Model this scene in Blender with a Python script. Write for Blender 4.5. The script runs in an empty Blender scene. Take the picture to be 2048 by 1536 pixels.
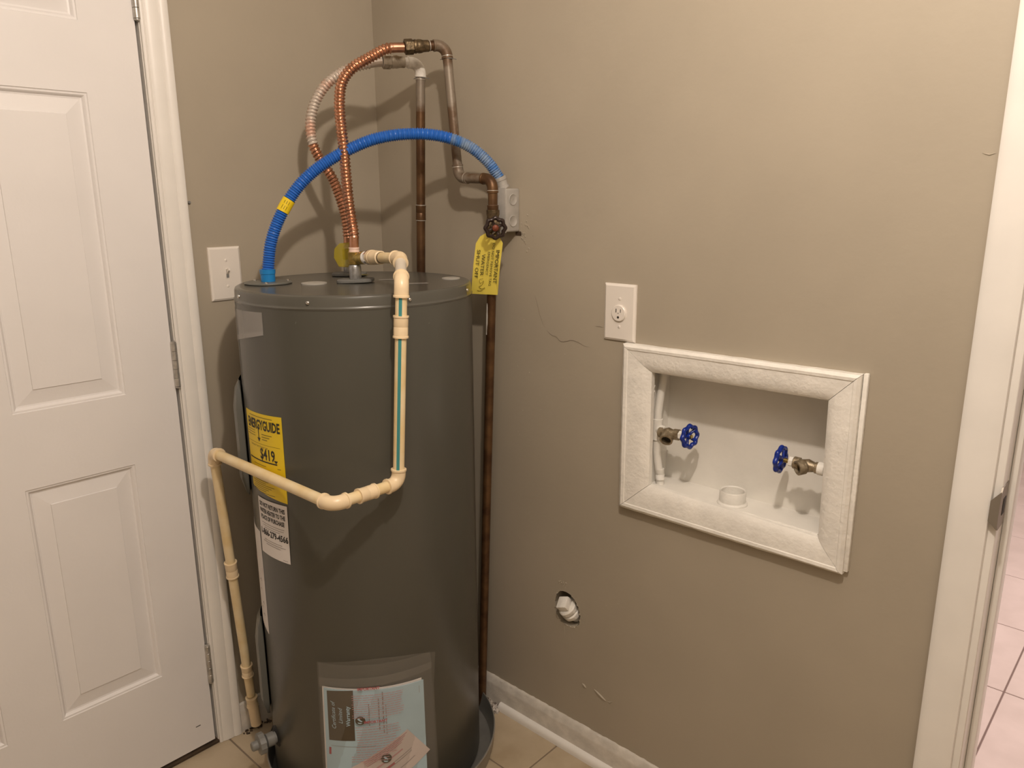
import bpy, bmesh, math, random
from mathutils import Vector, Matrix, noise
random.seed(7)
SC = bpy.context.scene
COL = SC.collection
PI = math.pi

# ------------------------------------------------------------------ camera
cam_d = bpy.data.cameras.new('camera'); cam = bpy.data.objects.new('camera', cam_d); COL.objects.link(cam)
yaw, pitch, roll = 0.827688, 0.238691, -0.004988
F_PX = 1522.984
d = Vector((math.sin(yaw)*math.cos(pitch), math.cos(yaw)*math.cos(pitch), -math.sin(pitch)))
r0 = Vector((math.cos(yaw), -math.sin(yaw), 0)); u0 = r0.cross(d)
rr = r0*math.cos(roll)+u0*math.sin(roll); uu = -r0*math.sin(roll)+u0*math.cos(roll)
M = Matrix((rr, uu, -d)).transposed().to_4x4()
M.translation = Vector((-1.341632, -1.720763, 1.370436))
cam.matrix_world = M
cam_d.sensor_width = 36; cam_d.lens = F_PX/2048*36; cam_d.clip_start = 0.02
SC.camera = cam

# ------------------------------------------------------------------ light and exposure
SC.view_settings.view_transform = 'Standard'; SC.view_settings.look = 'None'
SC.view_settings.gamma = 1; SC.view_settings.use_curve_mapping = False
SC.view_settings.exposure = 0.0
w = bpy.data.worlds.new('world'); SC.world = w; w.use_nodes = True
w.node_tree.nodes['Background'].inputs[0].default_value = (1, .86, .72, 1)
w.node_tree.nodes['Background'].inputs[1].default_value = 0.05
def lamp(name, typ, loc, energy, color, **k):
    l = bpy.data.lights.new(name, typ); o = bpy.data.objects.new(name, l); COL.objects.link(o)
    o.location = loc; l.energy = energy; l.color = color
    for a, b in k.items(): setattr(l, a, b)
    return o
lamp('ceiling_bulb_light', 'POINT', (-.90, -1.45, 2.12), 44, (1, .865, .745), shadow_soft_size=.028)
o_ = lamp('added_fill_light', 'AREA', (-1.75, -2.3, 2.42), 9, (1, .90, .79), shape='SQUARE', size=.9)  # soft fill added overhead without a fixture, lifts the darker lower walls
lamp('next_room_light', 'AREA', (1.5, -1.9, 2.38), 62, (1, .85, .82), shape='SQUARE', size=.9)

# ------------------------------------------------------------------ materials
def mat(name, col, rough=.5, metal=0, var=0, vscale=20, bump=0, bscale=200, col2=None, mix=None, spec=None, coat=0, thr=None, alpha=None):
    m = bpy.data.materials.new(name); m.use_nodes = True
    nt = m.node_tree; N = nt.nodes; L = nt.links
    b = N['Principled BSDF']
    b.inputs['Roughness'].default_value = rough; b.inputs['Metallic'].default_value = metal
    b.inputs['Base Color'].default_value = (*col, 1)
    if spec is not None: b.inputs['Specular IOR Level'].default_value = spec
    b.inputs['Coat Weight'].default_value = coat; b.inputs['Coat Roughness'].default_value = .12
    if alpha is not None: b.inputs['Alpha'].default_value = alpha
    tc = N.new('ShaderNodeTexCoord')
    if var or col2:
        n = N.new('ShaderNodeTexNoise'); n.inputs['Scale'].default_value = vscale; n.inputs['Detail'].default_value = 5
        L.new(tc.outputs['Object'], n.inputs['Vector'])
        rmp = N.new('ShaderNodeValToRGB'); L.new(n.outputs['Fac'], rmp.inputs[0])
        a, z = thr or (.35, .65)
        rmp.color_ramp.elements[0].position = a; rmp.color_ramp.elements[1].position = z
        c2 = col2 or tuple(min(1, c*(1+var)) for c in col)
        c1 = col if col2 else tuple(c*(1-var) for c in col)
        rmp.color_ramp.elements[0].color = (*c1, 1); rmp.color_ramp.elements[1].color = (*c2, 1)
        L.new(rmp.outputs[0], b.inputs['Base Color'])
    if bump:
        n2 = N.new('ShaderNodeTexNoise'); n2.inputs['Scale'].default_value = bscale; n2.inputs['Detail'].default_value = 3
        L.new(tc.outputs['Object'], n2.inputs['Vector'])
        bp = N.new('ShaderNodeBump'); bp.inputs['Strength'].default_value = bump; bp.inputs['Distance'].default_value = .002
        L.new(n2.outputs['Fac'], bp.inputs['Height']); L.new(bp.outputs[0], b.inputs['Normal'])
    return m
m_wall = mat('beige_wall_paint', (.382, .334, .262), .55, var=.035, vscale=3.5, bump=.18, bscale=70, spec=.35)
m_ceil = mat('ceiling_white', (.75, .73, .70), .8)
m_trim = mat('white_trim_paint', (.79, .765, .725), .38, var=.03, vscale=9, bump=.15, bscale=60)
m_door = mat('white_door_paint', (.79, .77, .765), .42, var=.02, vscale=5, bump=.1, bscale=150)
m_base = mat('baseboard_paint', (.62, .58, .52), .45, var=.10, vscale=30, bump=.5, bscale=80)
m_rough = mat('rough_white_paint', (.80, .775, .72), .42, var=.06, vscale=25, bump=.6, bscale=120)
m_box = mat('laundry_box_paint', (.78, .755, .70), .5, var=.03, vscale=14, bump=.3, bscale=70)
m_plaster = mat('broken_plaster', (.60, .55, .50), .9, bump=1, bscale=200, col2=(.12, .09, .07), vscale=90, thr=(.45, .62))
m_plast = mat('white_plastic', (.78, .73, .67), .28)
m_dark = mat('dark_slot', (.02, .016, .012), .7)
m_dkbrown = mat('dark_threshold_wood', (.055, .035, .02), .6, var=.4, vscale=30)  # plain dark brown, the threshold's own colour, reused for other dark bits
m_tile = mat('tan_floor_tile', (.40, .315, .21), .35, bump=.2, bscale=40, col2=(.50, .41, .29), vscale=11)
m_tile2 = mat('pink_floor_tile', (.62, .52, .47), .35, bump=.1, bscale=40, col2=(.70, .59, .54), vscale=8)
m_grout = mat('tan_grout', (.22, .17, .12), .9)
m_grout2 = mat('brown_grout', (.20, .14, .12), .9)
m_tank = mat('grey_tank_enamel', (.080, .078, .065), .30, var=.04, vscale=3, spec=.5, bump=.06, bscale=30)
m_lid = mat('grey_lid_enamel', (.088, .085, .072), .24, var=.06, vscale=8, spec=.5)
m_panel = mat('grey_panel_enamel', (.13, .13, .115), .35)
m_cap = mat('pale_grey_plastic', (.42, .40, .36), .4)
m_black = mat('black_rubber', (.012, .012, .012), .7)
m_steel = mat('screw_steel', (.65, .64, .62), .25, 1)
m_galv = mat('galvanised_nipple', (.42, .42, .42), .38, .85, var=.2, vscale=120)
m_brass = mat('aged_brass', (.42, .31, .10), .32, .9, var=.3, vscale=90)
m_brassd = mat('dark_valve_brass', (.125, .09, .05), .42, .7, var=.4, vscale=120, bump=.4, bscale=300)
m_copper = mat('bright_copper', (.66, .35, .23), .28, 1, var=.15, vscale=50)
m_copperp = mat('oversprayed_copper', (.72, .36, .23), .45, .45, col2=(.62, .55, .48), vscale=14, thr=(.28, .5))
m_pipe = mat('oxidised_copper', (.075, .036, .016), .42, .55, col2=(.15, .08, .035), vscale=28, bump=.2)
m_pipeg = mat('grey_oversprayed_copper', (.13, .08, .045), .5, .3, col2=(.24, .20, .155), vscale=18, thr=(.42, .56), bump=.2)
m_paint = mat('white_paint_on_pipe', (.50, .45, .38), .6, 0, col2=(.80, .77, .71), vscale=40, thr=(.25, .5), bump=.6)
m_solder = mat('solder', (.60, .56, .50), .4, .6)
m_tape = mat('pipe_thread_tape', (.80, .60, .50), .6)
m_tapew = mat('white_thread_tape', (.85, .82, .78), .5)
m_blue = mat('blue_conduit', (.025, .14, .52), .35, var=.03, vscale=30)
m_blue2 = mat('blue_connector', (.01, .20, .52), .35)
m_yel = mat('yellow_tag', (.95, .78, .13), .5)
m_yelclear = mat('clear_yellow_tag', (.42, .33, .01), .15, alpha=.55)
m_yellab = mat('yellow_label', (.80, .58, .01), .45)
m_ink = mat('black_ink', (.02, .018, .015), .6)
m_inkg = mat('grey_ink', (.30, .27, .25), .6)
m_inkb = mat('brown_ink', (.22, .16, .02), .6)
m_red = mat('red_ink', (.42, .10, .11), .6)
m_redl = mat('pale_red_ink', (.50, .28, .28), .6)
m_white = mat('white_label', (.72, .68, .66), .5)
m_cpvc = mat('cpvc_fitting', (.80, .64, .42), .33, var=.03, vscale=30)
m_cpvcp = mat('cpvc_pipe', (.74, .57, .30), .4, col2=(.80, .66, .42), vscale=25)
m_cpvcw = mat('clear_glued_pipe', (.60, .54, .45), .35)
m_stripe = mat('teal_stripe', (.05, .25, .25), .4)
m_gasket = mat('grey_foam_gasket', (.15, .15, .14), .75, bump=.5, bscale=300)
m_ebox = mat('painted_steel_box', (.42, .40, .37), .45, .2, var=.08, vscale=40)
m_dkwheel = mat('dark_handwheel', (.035, .022, .018), .28, .3)
m_rust = mat('red_nut', (.17, .045, .02), .5, .3)
m_bwheel = mat('blue_handwheel', (.005, .025, .24), .3, var=.3, vscale=150)
m_pan = mat('aluminium_pan', (.36, .35, .32), .4, .6, var=.12, vscale=15)
m_hinge = mat('hinge_steel', (.50, .48, .45), .4, .7, var=.2, vscale=60)
m_plate = mat('strike_plate_steel', (.30, .27, .23), .5, .7)
m_book = mat('pale_blue_paper', (.42, .57, .65), .6, var=.03, vscale=20)
m_brown = mat('brown_print', (.085, .065, .04), .6)
m_card = mat('pink_card', (.58, .51, .48), .6)
m_drain = mat('grey_plastic_valve', (.20, .20, .19), .4)
m_white_inner = mat('old_white_inside', (.45, .42, .37), .7, var=.2, vscale=60)
def film(name, col, vis):
    m = bpy.data.materials.new(name); m.use_nodes = True; nt = m.node_tree; N = nt.nodes; L = nt.links
    out = N['Material Output']; b = N['Principled BSDF']; b.inputs['Base Color'].default_value = (*col, 1); b.inputs['Roughness'].default_value = .22
    t = N.new('ShaderNodeBsdfTransparent'); mx = N.new('ShaderNodeMixShader'); mx.inputs[0].default_value = vis
    L.new(t.outputs[0], mx.inputs[1]); L.new(b.outputs[0], mx.inputs[2]); L.new(mx.outputs[0], out.inputs[0]); return m
m_film = film('clear_plastic_film', (.42, .40, .36), .13)
m_film2 = film('clear_sticker', (.50, .48, .46), .5)

# ------------------------------------------------------------------ mesh helpers
BASE = {}
def finish(name, bm, m, parent=None, smooth=True, base=None):
    bmesh.ops.recalc_face_normals(bm, faces=bm.faces)
    me = bpy.data.meshes.new(name); 
    if parent is not None: B = BASE[parent.name]
    else:
        if base is None:
            xs = [v.co for v in bm.verts]; n = len(xs)
            base = Vector((sum(v.x for v in xs)/n, sum(v.y for v in xs)/n, min(v.z for v in xs)))
        B = Vector(base)
    for v in bm.verts: v.co -= B
    bm.to_mesh(me); bm.free(); me.materials.append(m)
    o = bpy.data.objects.new(name, me); COL.objects.link(o)
    if parent is not None: o.parent = parent
    else: o.location = B
    BASE[o.name] = B
    if smooth:
        for p in me.polygons: p.use_smooth = True
        try: me.set_sharp_from_angle(angle=math.radians(38))
        except Exception: pass
    return o
def thing(name, label, cat, loc, group=None):
    o = bpy.data.objects.new(name, None); COL.objects.link(o); o.location = loc; o.empty_display_size = .05
    o['label'] = label; o['category'] = cat
    if group: o['group'] = group
    BASE[o.name] = Vector(loc); return o
def tag(o, label, cat, group=None):
    o['label'] = label; o['category'] = cat
    if group: o['group'] = group
    return o
def struct(o): o['kind'] = 'structure'; return o
def box(bm, x0, x1, y0, y1, z0, z1, bev=0, seg=2):
    b2 = bmesh.new(); bmesh.ops.create_cube(b2, size=1)
    for v in b2.verts: v.co = Vector(((x0+x1)/2+v.co.x*(x1-x0), (y0+y1)/2+v.co.y*(y1-y0), (z0+z1)/2+v.co.z*(z1-z0)))
    if bev: bmesh.ops.bevel(b2, geom=b2.edges[:], offset=bev, segments=seg, affect='EDGES', profile=.5)
    merge(bm, b2)
def merge(bm, b2, mtx=None):
    if mtx is not None: bmesh.ops.transform(b2, matrix=mtx, verts=b2.verts)
    me = bpy.data.meshes.new('tmp'); b2.to_mesh(me); b2.free(); bm.from_mesh(me); bpy.data.meshes.remove(me)
def frame_of(axis, up=None):
    z = Vector(axis).normalized()
    u = Vector(up) if up is not None else (Vector((0, 0, 1)) if abs(z.z) < .9 else Vector((1, 0, 0)))
    x = (u - z*u.dot(z)).normalized(); y = z.cross(x); return x, y, z
def lathe(bm, c, axis, prof, n=32, cap0=True, cap1=True, up=None, hexa=False, ripple=None):
    """prof: list of (distance along axis, radius)"""
    x, y, z = frame_of(axis, up); c = Vector(c); rings = []
    for h, r in prof:
        ring = []
        for i in range(n):
            a = 2*PI*i/n; rad = r
            if hexa: a6 = (a % (PI/3))-PI/6; rad = r*math.cos(PI/6)/math.cos(a6)
            if ripple: rad *= ripple(a, h)
            ring.append(bm.verts.new(c+z*h+x*math.cos(a)*rad+y*math.sin(a)*rad))
        rings.append(ring)
    for a, b in zip(rings, rings[1:]):
        for i in range(n): bm.faces.new((a[i], a[(i+1) % n], b[(i+1) % n], b[i]))
    if cap0: bm.faces.new(rings[0][::-1])
    if cap1: bm.faces.new(rings[-1])
    return rings
def catmull(pts, step=.004):
    P = [Vector(p) for p in pts]; P = [P[0]*2-P[1]]+P+[P[-1]*2-P[-2]]; out = []
    for i in range(1, len(P)-2):
        n = max(2, int((P[i+1]-P[i]).length/step))
        for k in range(n):
            t = k/n; a, b, c, e = P[i-1:i+3]
            out.append(.5*((2*b)+(c-a)*t+(2*a-5*b+4*c-e)*t*t+(3*b-3*c+e-a)*t**3))
    out.append(P[-2]); return out
def resample(pts, step):
    L = [0]
    for a, b in zip(pts, pts[1:]): L.append(L[-1]+(b-a).length)
    n = max(2, int(L[-1]/step)); out = []; j = 0
    for i in range(n+1):
        s = L[-1]*i/n
        while j < len(L)-2 and L[j+1] < s: j += 1
        t = (s-L[j])/max(1e-9, L[j+1]-L[j]); out.append(pts[j].lerp(pts[j+1], min(1, max(0, t))))
    return out, L[-1]
def fillet(pts, r, n=7):
    P = [Vector(p) for p in pts]; out = [P[0]]
    for a, b, c in zip(P, P[1:], P[2:]):
        d1 = (a-b).normalized(); d2 = (c-b).normalized(); ang = d1.angle(d2)
        t = r/math.tan(ang/2); s = b+d1*t; e = b+d2*t
        cen = b+(d1+d2).normalized()*(r/math.sin(ang/2)); v1 = s-cen; v2 = e-cen; th = v1.angle(v2)
        for k in range(n+1):
            f = k/n; out.append(cen+(v1*math.sin((1-f)*th)+v2*math.sin(f*th))/math.sin(th))
    out.append(P[-1]); return out
def sweep(bm, pts, rad, n=20, caps=True):
    """rad: number or function (arc length, angle)"""
    P = [Vector(p) for p in pts]; s = 0; rings = []
    T = [(P[min(i+1, len(P)-1)]-P[max(i-1, 0)]).normalized() for i in range(len(P))]
    x, y, _ = frame_of(T[0])
    for i, p in enumerate(P):
        if i: s += (P[i]-P[i-1]).length
        x = (x-T[i]*x.dot(T[i])).normalized(); y = T[i].cross(x)
        rings.append([bm.verts.new(p+(x*math.cos(2*PI*k/n)+y*math.sin(2*PI*k/n))*(rad(s, 2*PI*k/n) if callable(rad) else rad)) for k in range(n)])
    for a, b in zip(rings, rings[1:]):
        for i in range(n): bm.faces.new((a[i], a[(i+1) % n], b[(i+1) % n], b[i]))
    if caps: bm.faces.new(rings[0][::-1]); bm.faces.new(rings[-1])
def tube(a, b, r, n=20):
    bm = bmesh.new(); sweep(bm, [a, b], r, n); return bm
def elbow(bm, a, c, b, rs, arm, rl=None, rbend=None, lip=.0015):
    """fitting round corner c between directions towards a and b"""
    a, b, c = Vector(a), Vector(b), Vector(c); d1 = (a-c).normalized(); d2 = (b-c).normalized()
    p = fillet([c+d1*arm, c, c+d2*arm], rbend or rs*1.02, 9); sweep(bm, p, rs, 24)
    for dd in (d1, d2): lathe(bm, c+dd*(arm-.004), dd, [(0, rs), (.0006, rs+lip), (.004, rs+lip), (.0045, rs*.8)], 24)
def coupling(bm, c, ax, r, ln, lip=.0012):
    ax = Vector(ax).normalized(); c = Vector(c)-ax*ln/2
    lathe(bm, c, ax, [(0, r*.85), (0, r+lip), (.003, r+lip), (.0035, r), (ln*.47, r), (ln*.5, r-.0005), (ln*.53, r), (ln-.0035, r), (ln-.003, r+lip), (ln, r+lip), (ln, r*.85)], 24)
def wheel(bm, c, axis, R, tr, lobes=8, spokes=5, amp=.07, up=None, dish=.006, hub=.006):
    x, y, z = frame_of(axis, up); c = Vector(c); n = lobes*8; k = 10; rings = []
    for i in range(n):
        a = 2*PI*i/n; rad = R*(1+amp*math.cos(lobes*a)); e = x*math.cos(a)+y*math.sin(a)
        rings.append([bm.verts.new(c+e*(rad+tr*math.cos(2*PI*j/k))+z*(tr*1.05*math.sin(2*PI*j/k))) for j in range(k)])
    for i in range(n):
        A, B = rings[i], rings[(i+1) % n]
        for j in range(k): bm.faces.new((A[j], A[(j+1) % k], B[(j+1) % k], B[j]))
    for i in range(spokes):
        a = 2*PI*(i+.25)/spokes; e = x*math.cos(a)+y*math.sin(a)
        sweep(bm, [c-z*dish*.4, c+e*R*.35-z*dish, c+e*R*.7-z*dish*.6, c+e*R*.98], tr*.72, 8)
    lathe(bm, c-z*(dish+.003), z, [(0, hub), (dish+.004, hub), (dish+.006, hub*.75)], 20)
def textmesh(name, body, size, m, parent, mapper, align='CENTER', bold=0, sx=1.0, ital=0):
    cu = bpy.data.curves.new('txt', 'FONT'); cu.body = body; cu.size = size; cu.align_x = align; cu.align_y = 'CENTER'
    cu.resolution_u = 2; cu.offset = bold; cu.shear = ital
    o = bpy.data.objects.new('txt', cu); COL.objects.link(o); dg = bpy.context.evaluated_depsgraph_get()
    me = bpy.data.meshes.new_from_object(o.evaluated_get(dg)); bpy.data.objects.remove(o); bpy.data.curves.remove(cu)
    bm = bmesh.new(); bm.from_mesh(me); bpy.data.meshes.remove(me)
    for v in bm.verts: v.co = Vector(mapper(v.co.x*sx, v.co.y))
    return finish(name, bm, m, parent, smooth=False)
def quadgrid(bm, corners, nu, nv, f):
    """corners TL,TR,BR,BL in 2D; f maps (u,v)->3D"""
    tl, tr, br, bl = [Vector(c) for c in corners]; g = []
    for j in range(nv+1):
        row = []
        for i in range(nu+1):
            s, t = i/nu, j/nv; q = tl.lerp(tr, s).lerp(bl.lerp(br, s), t); row.append(bm.verts.new(f(q.x, q.y)))
        g.append(row)
    for j in range(nv):
        for i in range(nu): bm.faces.new((g[j][i], g[j+1][i], g[j+1][i+1], g[j][i+1]))
    return g
def boolean_cut(o, cutters):
    for c in cutters:
        md = o.modifiers.new('b', 'BOOLEAN'); md.operation = 'DIFFERENCE'; md.solver = 'EXACT'; md.object = c
    dg = bpy.context.evaluated_depsgraph_get(); me = bpy.data.meshes.new_from_object(o.evaluated_get(dg))
    o.modifiers.clear(); old = o.data; o.data = me; bpy.data.meshes.remove(old)
    for c in cutters: bpy.data.objects.remove(c)
def cutter(bm):
    bmesh.ops.recalc_face_normals(bm, faces=bm.faces)
    me = bpy.data.meshes.new('cut'); bm.to_mesh(me); bm.free(); o = bpy.data.objects.new('cut', me); COL.objects.link(o); return o
def cbox(*a):
    b = bmesh.new(); box(b, *a); return cutter(b)

# ------------------------------------------------------------------ room shell
CEIL = 2.44; XW = -2.35; YW = -2.95
# right wall (x = 0) with the laundry recess, the stub hole and the doorway
bm = bmesh.new(); box(bm, 0, .12, YW-.12, .12, 0, CEIL)
wr = finish('wall_right', bm, m_wall, smooth=False, base=(0, 0, 0))
hole = bmesh.new()
hp = [(-.635, .412), (-.645, .424), (-.661, .429), (-.679, .426), (-.692, .417), (-.704, .402), (-.711, .378), (-.707, .354), (-.690, .340), (-.672, .338), (-.650, .342), (-.634, .358), (-.630, .388)]
vs0 = [hole.verts.new((-.02, y, z)) for y, z in hp]; vs1 = [hole.verts.new((.075, y, z)) for y, z in hp]
hole.faces.new(vs0); hole.faces.new(vs1[::-1])
for i in range(len(hp)): hole.faces.new((vs0[i], vs0[(i+1) % len(hp)], vs1[(i+1) % len(hp)], vs1[i]))
boolean_cut(wr, [cutter(hole), cbox(-.02, .105, -1.298, -.868, .752, 1.062), cbox(-.02, .2, -2.36, -1.512, -.01, 2.07)])
struct(wr)
bm = bmesh.new(); box(bm, XW-.12, 0, 0, .12, 0, CEIL)
wl = finish('wall_left', bm, m_wall, smooth=False, base=(0, 0, 0)); boolean_cut(wl, [cbox(-1.395, -.595, -.02, .2, -.01, 2.06)]); struct(wl)
bm = bmesh.new(); box(bm, XW-.12, XW, YW-.12, 0, 0, CEIL); struct(finish('wall_west', bm, m_wall, smooth=False))
bm = bmesh.new(); box(bm, XW, 0, YW-.12, YW, 0, CEIL); struct(finish('wall_south', bm, m_wall, smooth=False))
bm = bmesh.new(); box(bm, XW-.12, .12, YW-.12, .12, CEIL, CEIL+.1); struct(finish('ceiling', bm, m_ceil, smooth=False))
# the next room, seen through the doorway
bm = bmesh.new(); box(bm, .12, 3.5, -3.6, -3.5, 0, CEIL); struct(finish('wall_next_south', bm, m_wall, smooth=False))
bm = bmesh.new(); box(bm, .12, 3.5, .4, .5, 0, CEIL); struct(finish('wall_next_north', bm, m_wall, smooth=False))
bm = bmesh.new(); box(bm, 3.4, 3.5, -3.5, .4, 0, CEIL); struct(finish('wall_next_east', bm, m_wall, smooth=False))
bm = bmesh.new(); box(bm, .12, 3.5, -3.6, .5, CEIL, CEIL+.1); struct(finish('ceiling_next', bm, m_ceil, smooth=False))
# floors: grout bed with every tile as its own part
def tiled(name, x0, x1, y0, y1, gx, gy, mt, mg):
    bm = bmesh.new(); box(bm, x0, x1, y0, y1, -.06, -.0015)
    f = struct(finish(name, bm, mg, smooth=False)); S = .405; g = .0022
    i0 = math.floor((x0-gx)/S); i1 = math.ceil((x1-gx)/S); j0 = math.floor((y0-gy)/S); j1 = math.ceil((y1-gy)/S)
    for i in range(i0, i1):
        for j in range(j0, j1):
            a, b = max(x0, gx+i*S+g), min(x1, gx+(i+1)*S-g); c, e = max(y0, gy+j*S+g), min(y1, gy+(j+1)*S-g)
            if b-a < .01 or e-c < .01: continue
            bm = bmesh.new(); box(bm, a, b, c, e, -.010, 0, .0012, 1); finish('floor_tile', bm, mt, f, smooth=False)
    return f
tiled('floor', XW, .06, YW, 0, -.579, -.661, m_tile, m_grout)
tiled('floor_next', .062, 3.4, -3.5, .4, 1.0, -1.465, m_tile2, m_grout2)

# plaster crack, dents and paint drips, raised as thin ridges on the right wall
m_crack = mat('dark_crack_line', (.235, .20, .155), .9)  # darker tone of the thin crack lines themselves
def ridge(pts, r, m=m_wall, nm='plaster_crack'):
    bm = bmesh.new(); P = [Vector((-.0002, y, z)) for y, z in pts]; P = catmull(P, .004)
    P = [p+Vector((0, random.uniform(-.0006, .0006), random.uniform(-.0006, .0006))) for p in P]
    L = len(P); s_tot = sum((b-a).length for a, b in zip(P, P[1:]))
    sweep(bm, P, lambda s, a: r*max(.15, math.sin(PI*min(1, max(0, s/s_tot)))**.5), 6)
    return finish(nm, bm, m, wr)
BASE['wall_right'] = Vector((0, 0, 0))
ridge([(-.5622, 1.152), (-.574, 1.118), (-.5854, 1.090), (-.594, 1.078)], .0006, m_crack)
ridge([(-.598, 1.074), (-.612, 1.064), (-.626, 1.062), (-.640, 1.053), (-.655, 1.0535), (-.672, 1.0585), (-.690, 1.0565), (-.707, 1.050), (-.722, 1.049)], .0008, m_crack)
ridge([(-.737, 1.098), (-.748, 1.0985), (-.758, 1.0975)], .0006, m_crack)
ridge([(-.720, .198), (-.7275, .1945), (-.733, .190)], .003, nm='wall_dent')
ridge([(-.757, .1985), (-.7749, .1912), (-.793, .183)], .0032, nm='wall_dent')
ridge([(-.797, .184), (-.806, .186), (-.812, .191)], .0018, nm='wall_dent')
ridge([(-1.438, 1.4335), (-1.4488, 1.4305), (-1.457, 1.4325)], .0012, nm='paint_drip')
ridge([(-.662, .335), (-.662, .325), (-.663, .310)], .0010, nm='paint_drip')
bm = bmesh.new()
for k in range(26):
    y = random.uniform(-.95, -.5); z = random.uniform(.25, 1.1)
    if .74 < z and y < -.86: continue
    lathe(bm, (-.0001, y, z), (-1, 0, 0), [(0, random.uniform(.0008, .0017)), (.0006, .0005)], 7)
o = finish('paint_specks', bm, m_wall, wr); o['kind'] = 'stuff'

# ------------------------------------------------------------------ left door and its casing
DX = -.6124; DW = .762; DH0 = .0150; DH1 = 2.04
door = bpy.data.objects.new('door_1', None); COL.objects.link(door); door.location = (DX, 0, 0); BASE['door_1'] = Vector((DX, 0, 0)); struct(door)
panels = []
for (zb, zt) in ((.2537, .7947), (.9565, 1.581), (1.7146, 1.925)):
    for (xr, xl) in ((-.722, -.940), (-.940-.106, -.940-.106-.218)): panels.append((xl, xr, zb, zt))
bm = bmesh.new()
xs = sorted({DX-DW, DX, *[p[0] for p in panels], *[p[1] for p in panels]}); zs = sorted({DH0, DH1, *[p[2] for p in panels], *[p[3] for p in panels]})
vmap = {}
def vv(x, y, z):
    k = (round(x, 5), round(y, 5), round(z, 5))
    if k not in vmap: vmap[k] = bm.verts.new((x, y, z))
    return vmap[k]
for a, b in zip(xs, xs[1:]):
    for c, e in zip(zs, zs[1:]):
        if any(p[0] <= (a+b)/2 <= p[1] and p[2] <= (c+e)/2 <= p[3] for p in panels): continue
        bm.faces.new((vv(a, 0, c), vv(b, 0, c), vv(b, 0, e), vv(a, 0, e)))
for xl, xr, zb, zt in panels:
    prof = [(0, 0), (.0012, .0022), (.0050, .0026), (.0075, .0052), (.0095, .0085), (.0130, .0092), (.0220, .0078), (.0425, .0046), (.0435, .0026), (.0445, .0026)]
    prev = None
    for off, dep in prof:
        ring = [vv(xl+off, dep, zb+off), vv(xr-off, dep, zb+off), vv(xr-off, dep, zt-off), vv(xl+off, dep, zt-off)]
        if prev:
            for i in range(4): bm.faces.new((prev[i], prev[(i+1) % 4], ring[(i+1) % 4], ring[i]))
        prev = ring
    bm.faces.new(prev)
# slab body behind the moulded skin
box(bm, DX-DW, DX, .012, .035, DH0, DH1)
for a, b in (((DX-DW, DH0), (DX, DH0)), ((DX, DH0), (DX, DH1)), ((DX, DH1), (DX-DW, DH1)), ((DX-DW, DH1), (DX-DW, DH0))):
    q = [bm.verts.new((a[0], 0, a[1])), bm.verts.new((b[0], 0, b[1])), bm.verts.new((b[0], .012, b[1])), bm.verts.new((a[0], .012, a[1]))]; bm.faces.new(q)
o = finish('door_slab', bm, m_door, door); o.data.set_sharp_from_angle(angle=math.radians(9))
bm = bmesh.new(); box(bm, DX-.045, DX-.033, -.0006, .0005, .0738, .0755)
finish('scuff_mark', bm, m_ink, door)
for zc in (1.785, 1.006, .235):
    bm = bmesh.new(); rk = .0066
    for k in range(5):
        z0 = zc-.051+k*.0204; lathe(bm, (DX+.0035, -.0055, z0+.0004), (0, 0, 1), [(0, rk-.0006), (.0006, rk), (.0192, rk), (.0198, rk-.0006)], 16)
    lathe(bm, (DX+.0035, -.0055, zc-.0555), (0, 0, 1), [(0, .003), (.002, rk*.9), (.004, rk*.9)], 16)
    lathe(bm, (DX+.0035, -.0055, zc+.051), (0, 0, 1), [(0, rk*.9), (.002, rk*.9), (.004, .003)], 16)
    box(bm, DX-.001, DX+.0015, -.003, .028, zc-.051, zc+.051); box(bm, DX+.0045, DX+.007, -.003, .028, zc-.051, zc+.051)
    finish('hinge', bm, m_hinge, door)
# jamb strip, casing
def prism(bm, prof, z0, z1):
    a = [bm.verts.new((x, y, z0)) for x, y in prof]; b = [bm.verts.new((x, y, z1)) for x, y in prof]; n = len(prof)
    bm.faces.new(a); bm.faces.new(b[::-1])
    for i in range(n): bm.faces.new((a[i], a[(i+1) % n], b[(i+1) % n], b[i]))
bm = bmesh.new(); box(bm, DX+.0035+.004, -.595, -.0005, .119, 0, 2.06); box(bm, DX+.0055, -.595, .037, .06, 0, 2.05)
box(bm, DX-DW-.02, DX-DW-.004, -.0005, .119, 0, 2.06); box(bm, -1.395, -.595, -.0005, .119, 2.045, 2.06)
struct(finish('trim_1', bm, m_trim, smooth=False))
CX0, CX1 = -.6035, -.5465
cprof = [(CX0, 0), (CX0, -.0065), (CX0+.002, -.0085), (CX0+.006, -.009), (CX0+.009, -.0075), (CX0+.012, -.0095), (CX0+.018, -.0115), (CX0+.026, -.0125), (CX0+.034, -.013), (CX0+.037, -.0122), (CX0+.040, -.0145), (CX0+.046, -.0162), (CX1-.003, -.0165), (CX1, -.0145), (CX1, 0)]
bm = bmesh.new(); prism(bm, cprof, .001, 2.11)
mir = [(DX*2-DW-x-.009+.0, y) for x, y in cprof]; prism(bm, [(-1.3965-(x-CX0), y) for x, y in cprof], .001, 2.11)
box(bm, -1.3965, CX0, -.016, 0, 2.053, 2.11)
struct(finish('trim_2', bm, m_trim))
bm = bmesh.new(); box(bm, -1.39, -.60, -.004, .115, 0, .009, .003); struct(finish('trim_3', bm, m_dkbrown))
# outside of door closed off
bm = bmesh.new(); box(bm, -1.45, -.55, .125, .15, -.01, 2.1); struct(finish('trim_7', bm, m_dkbrown, smooth=False))
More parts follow.
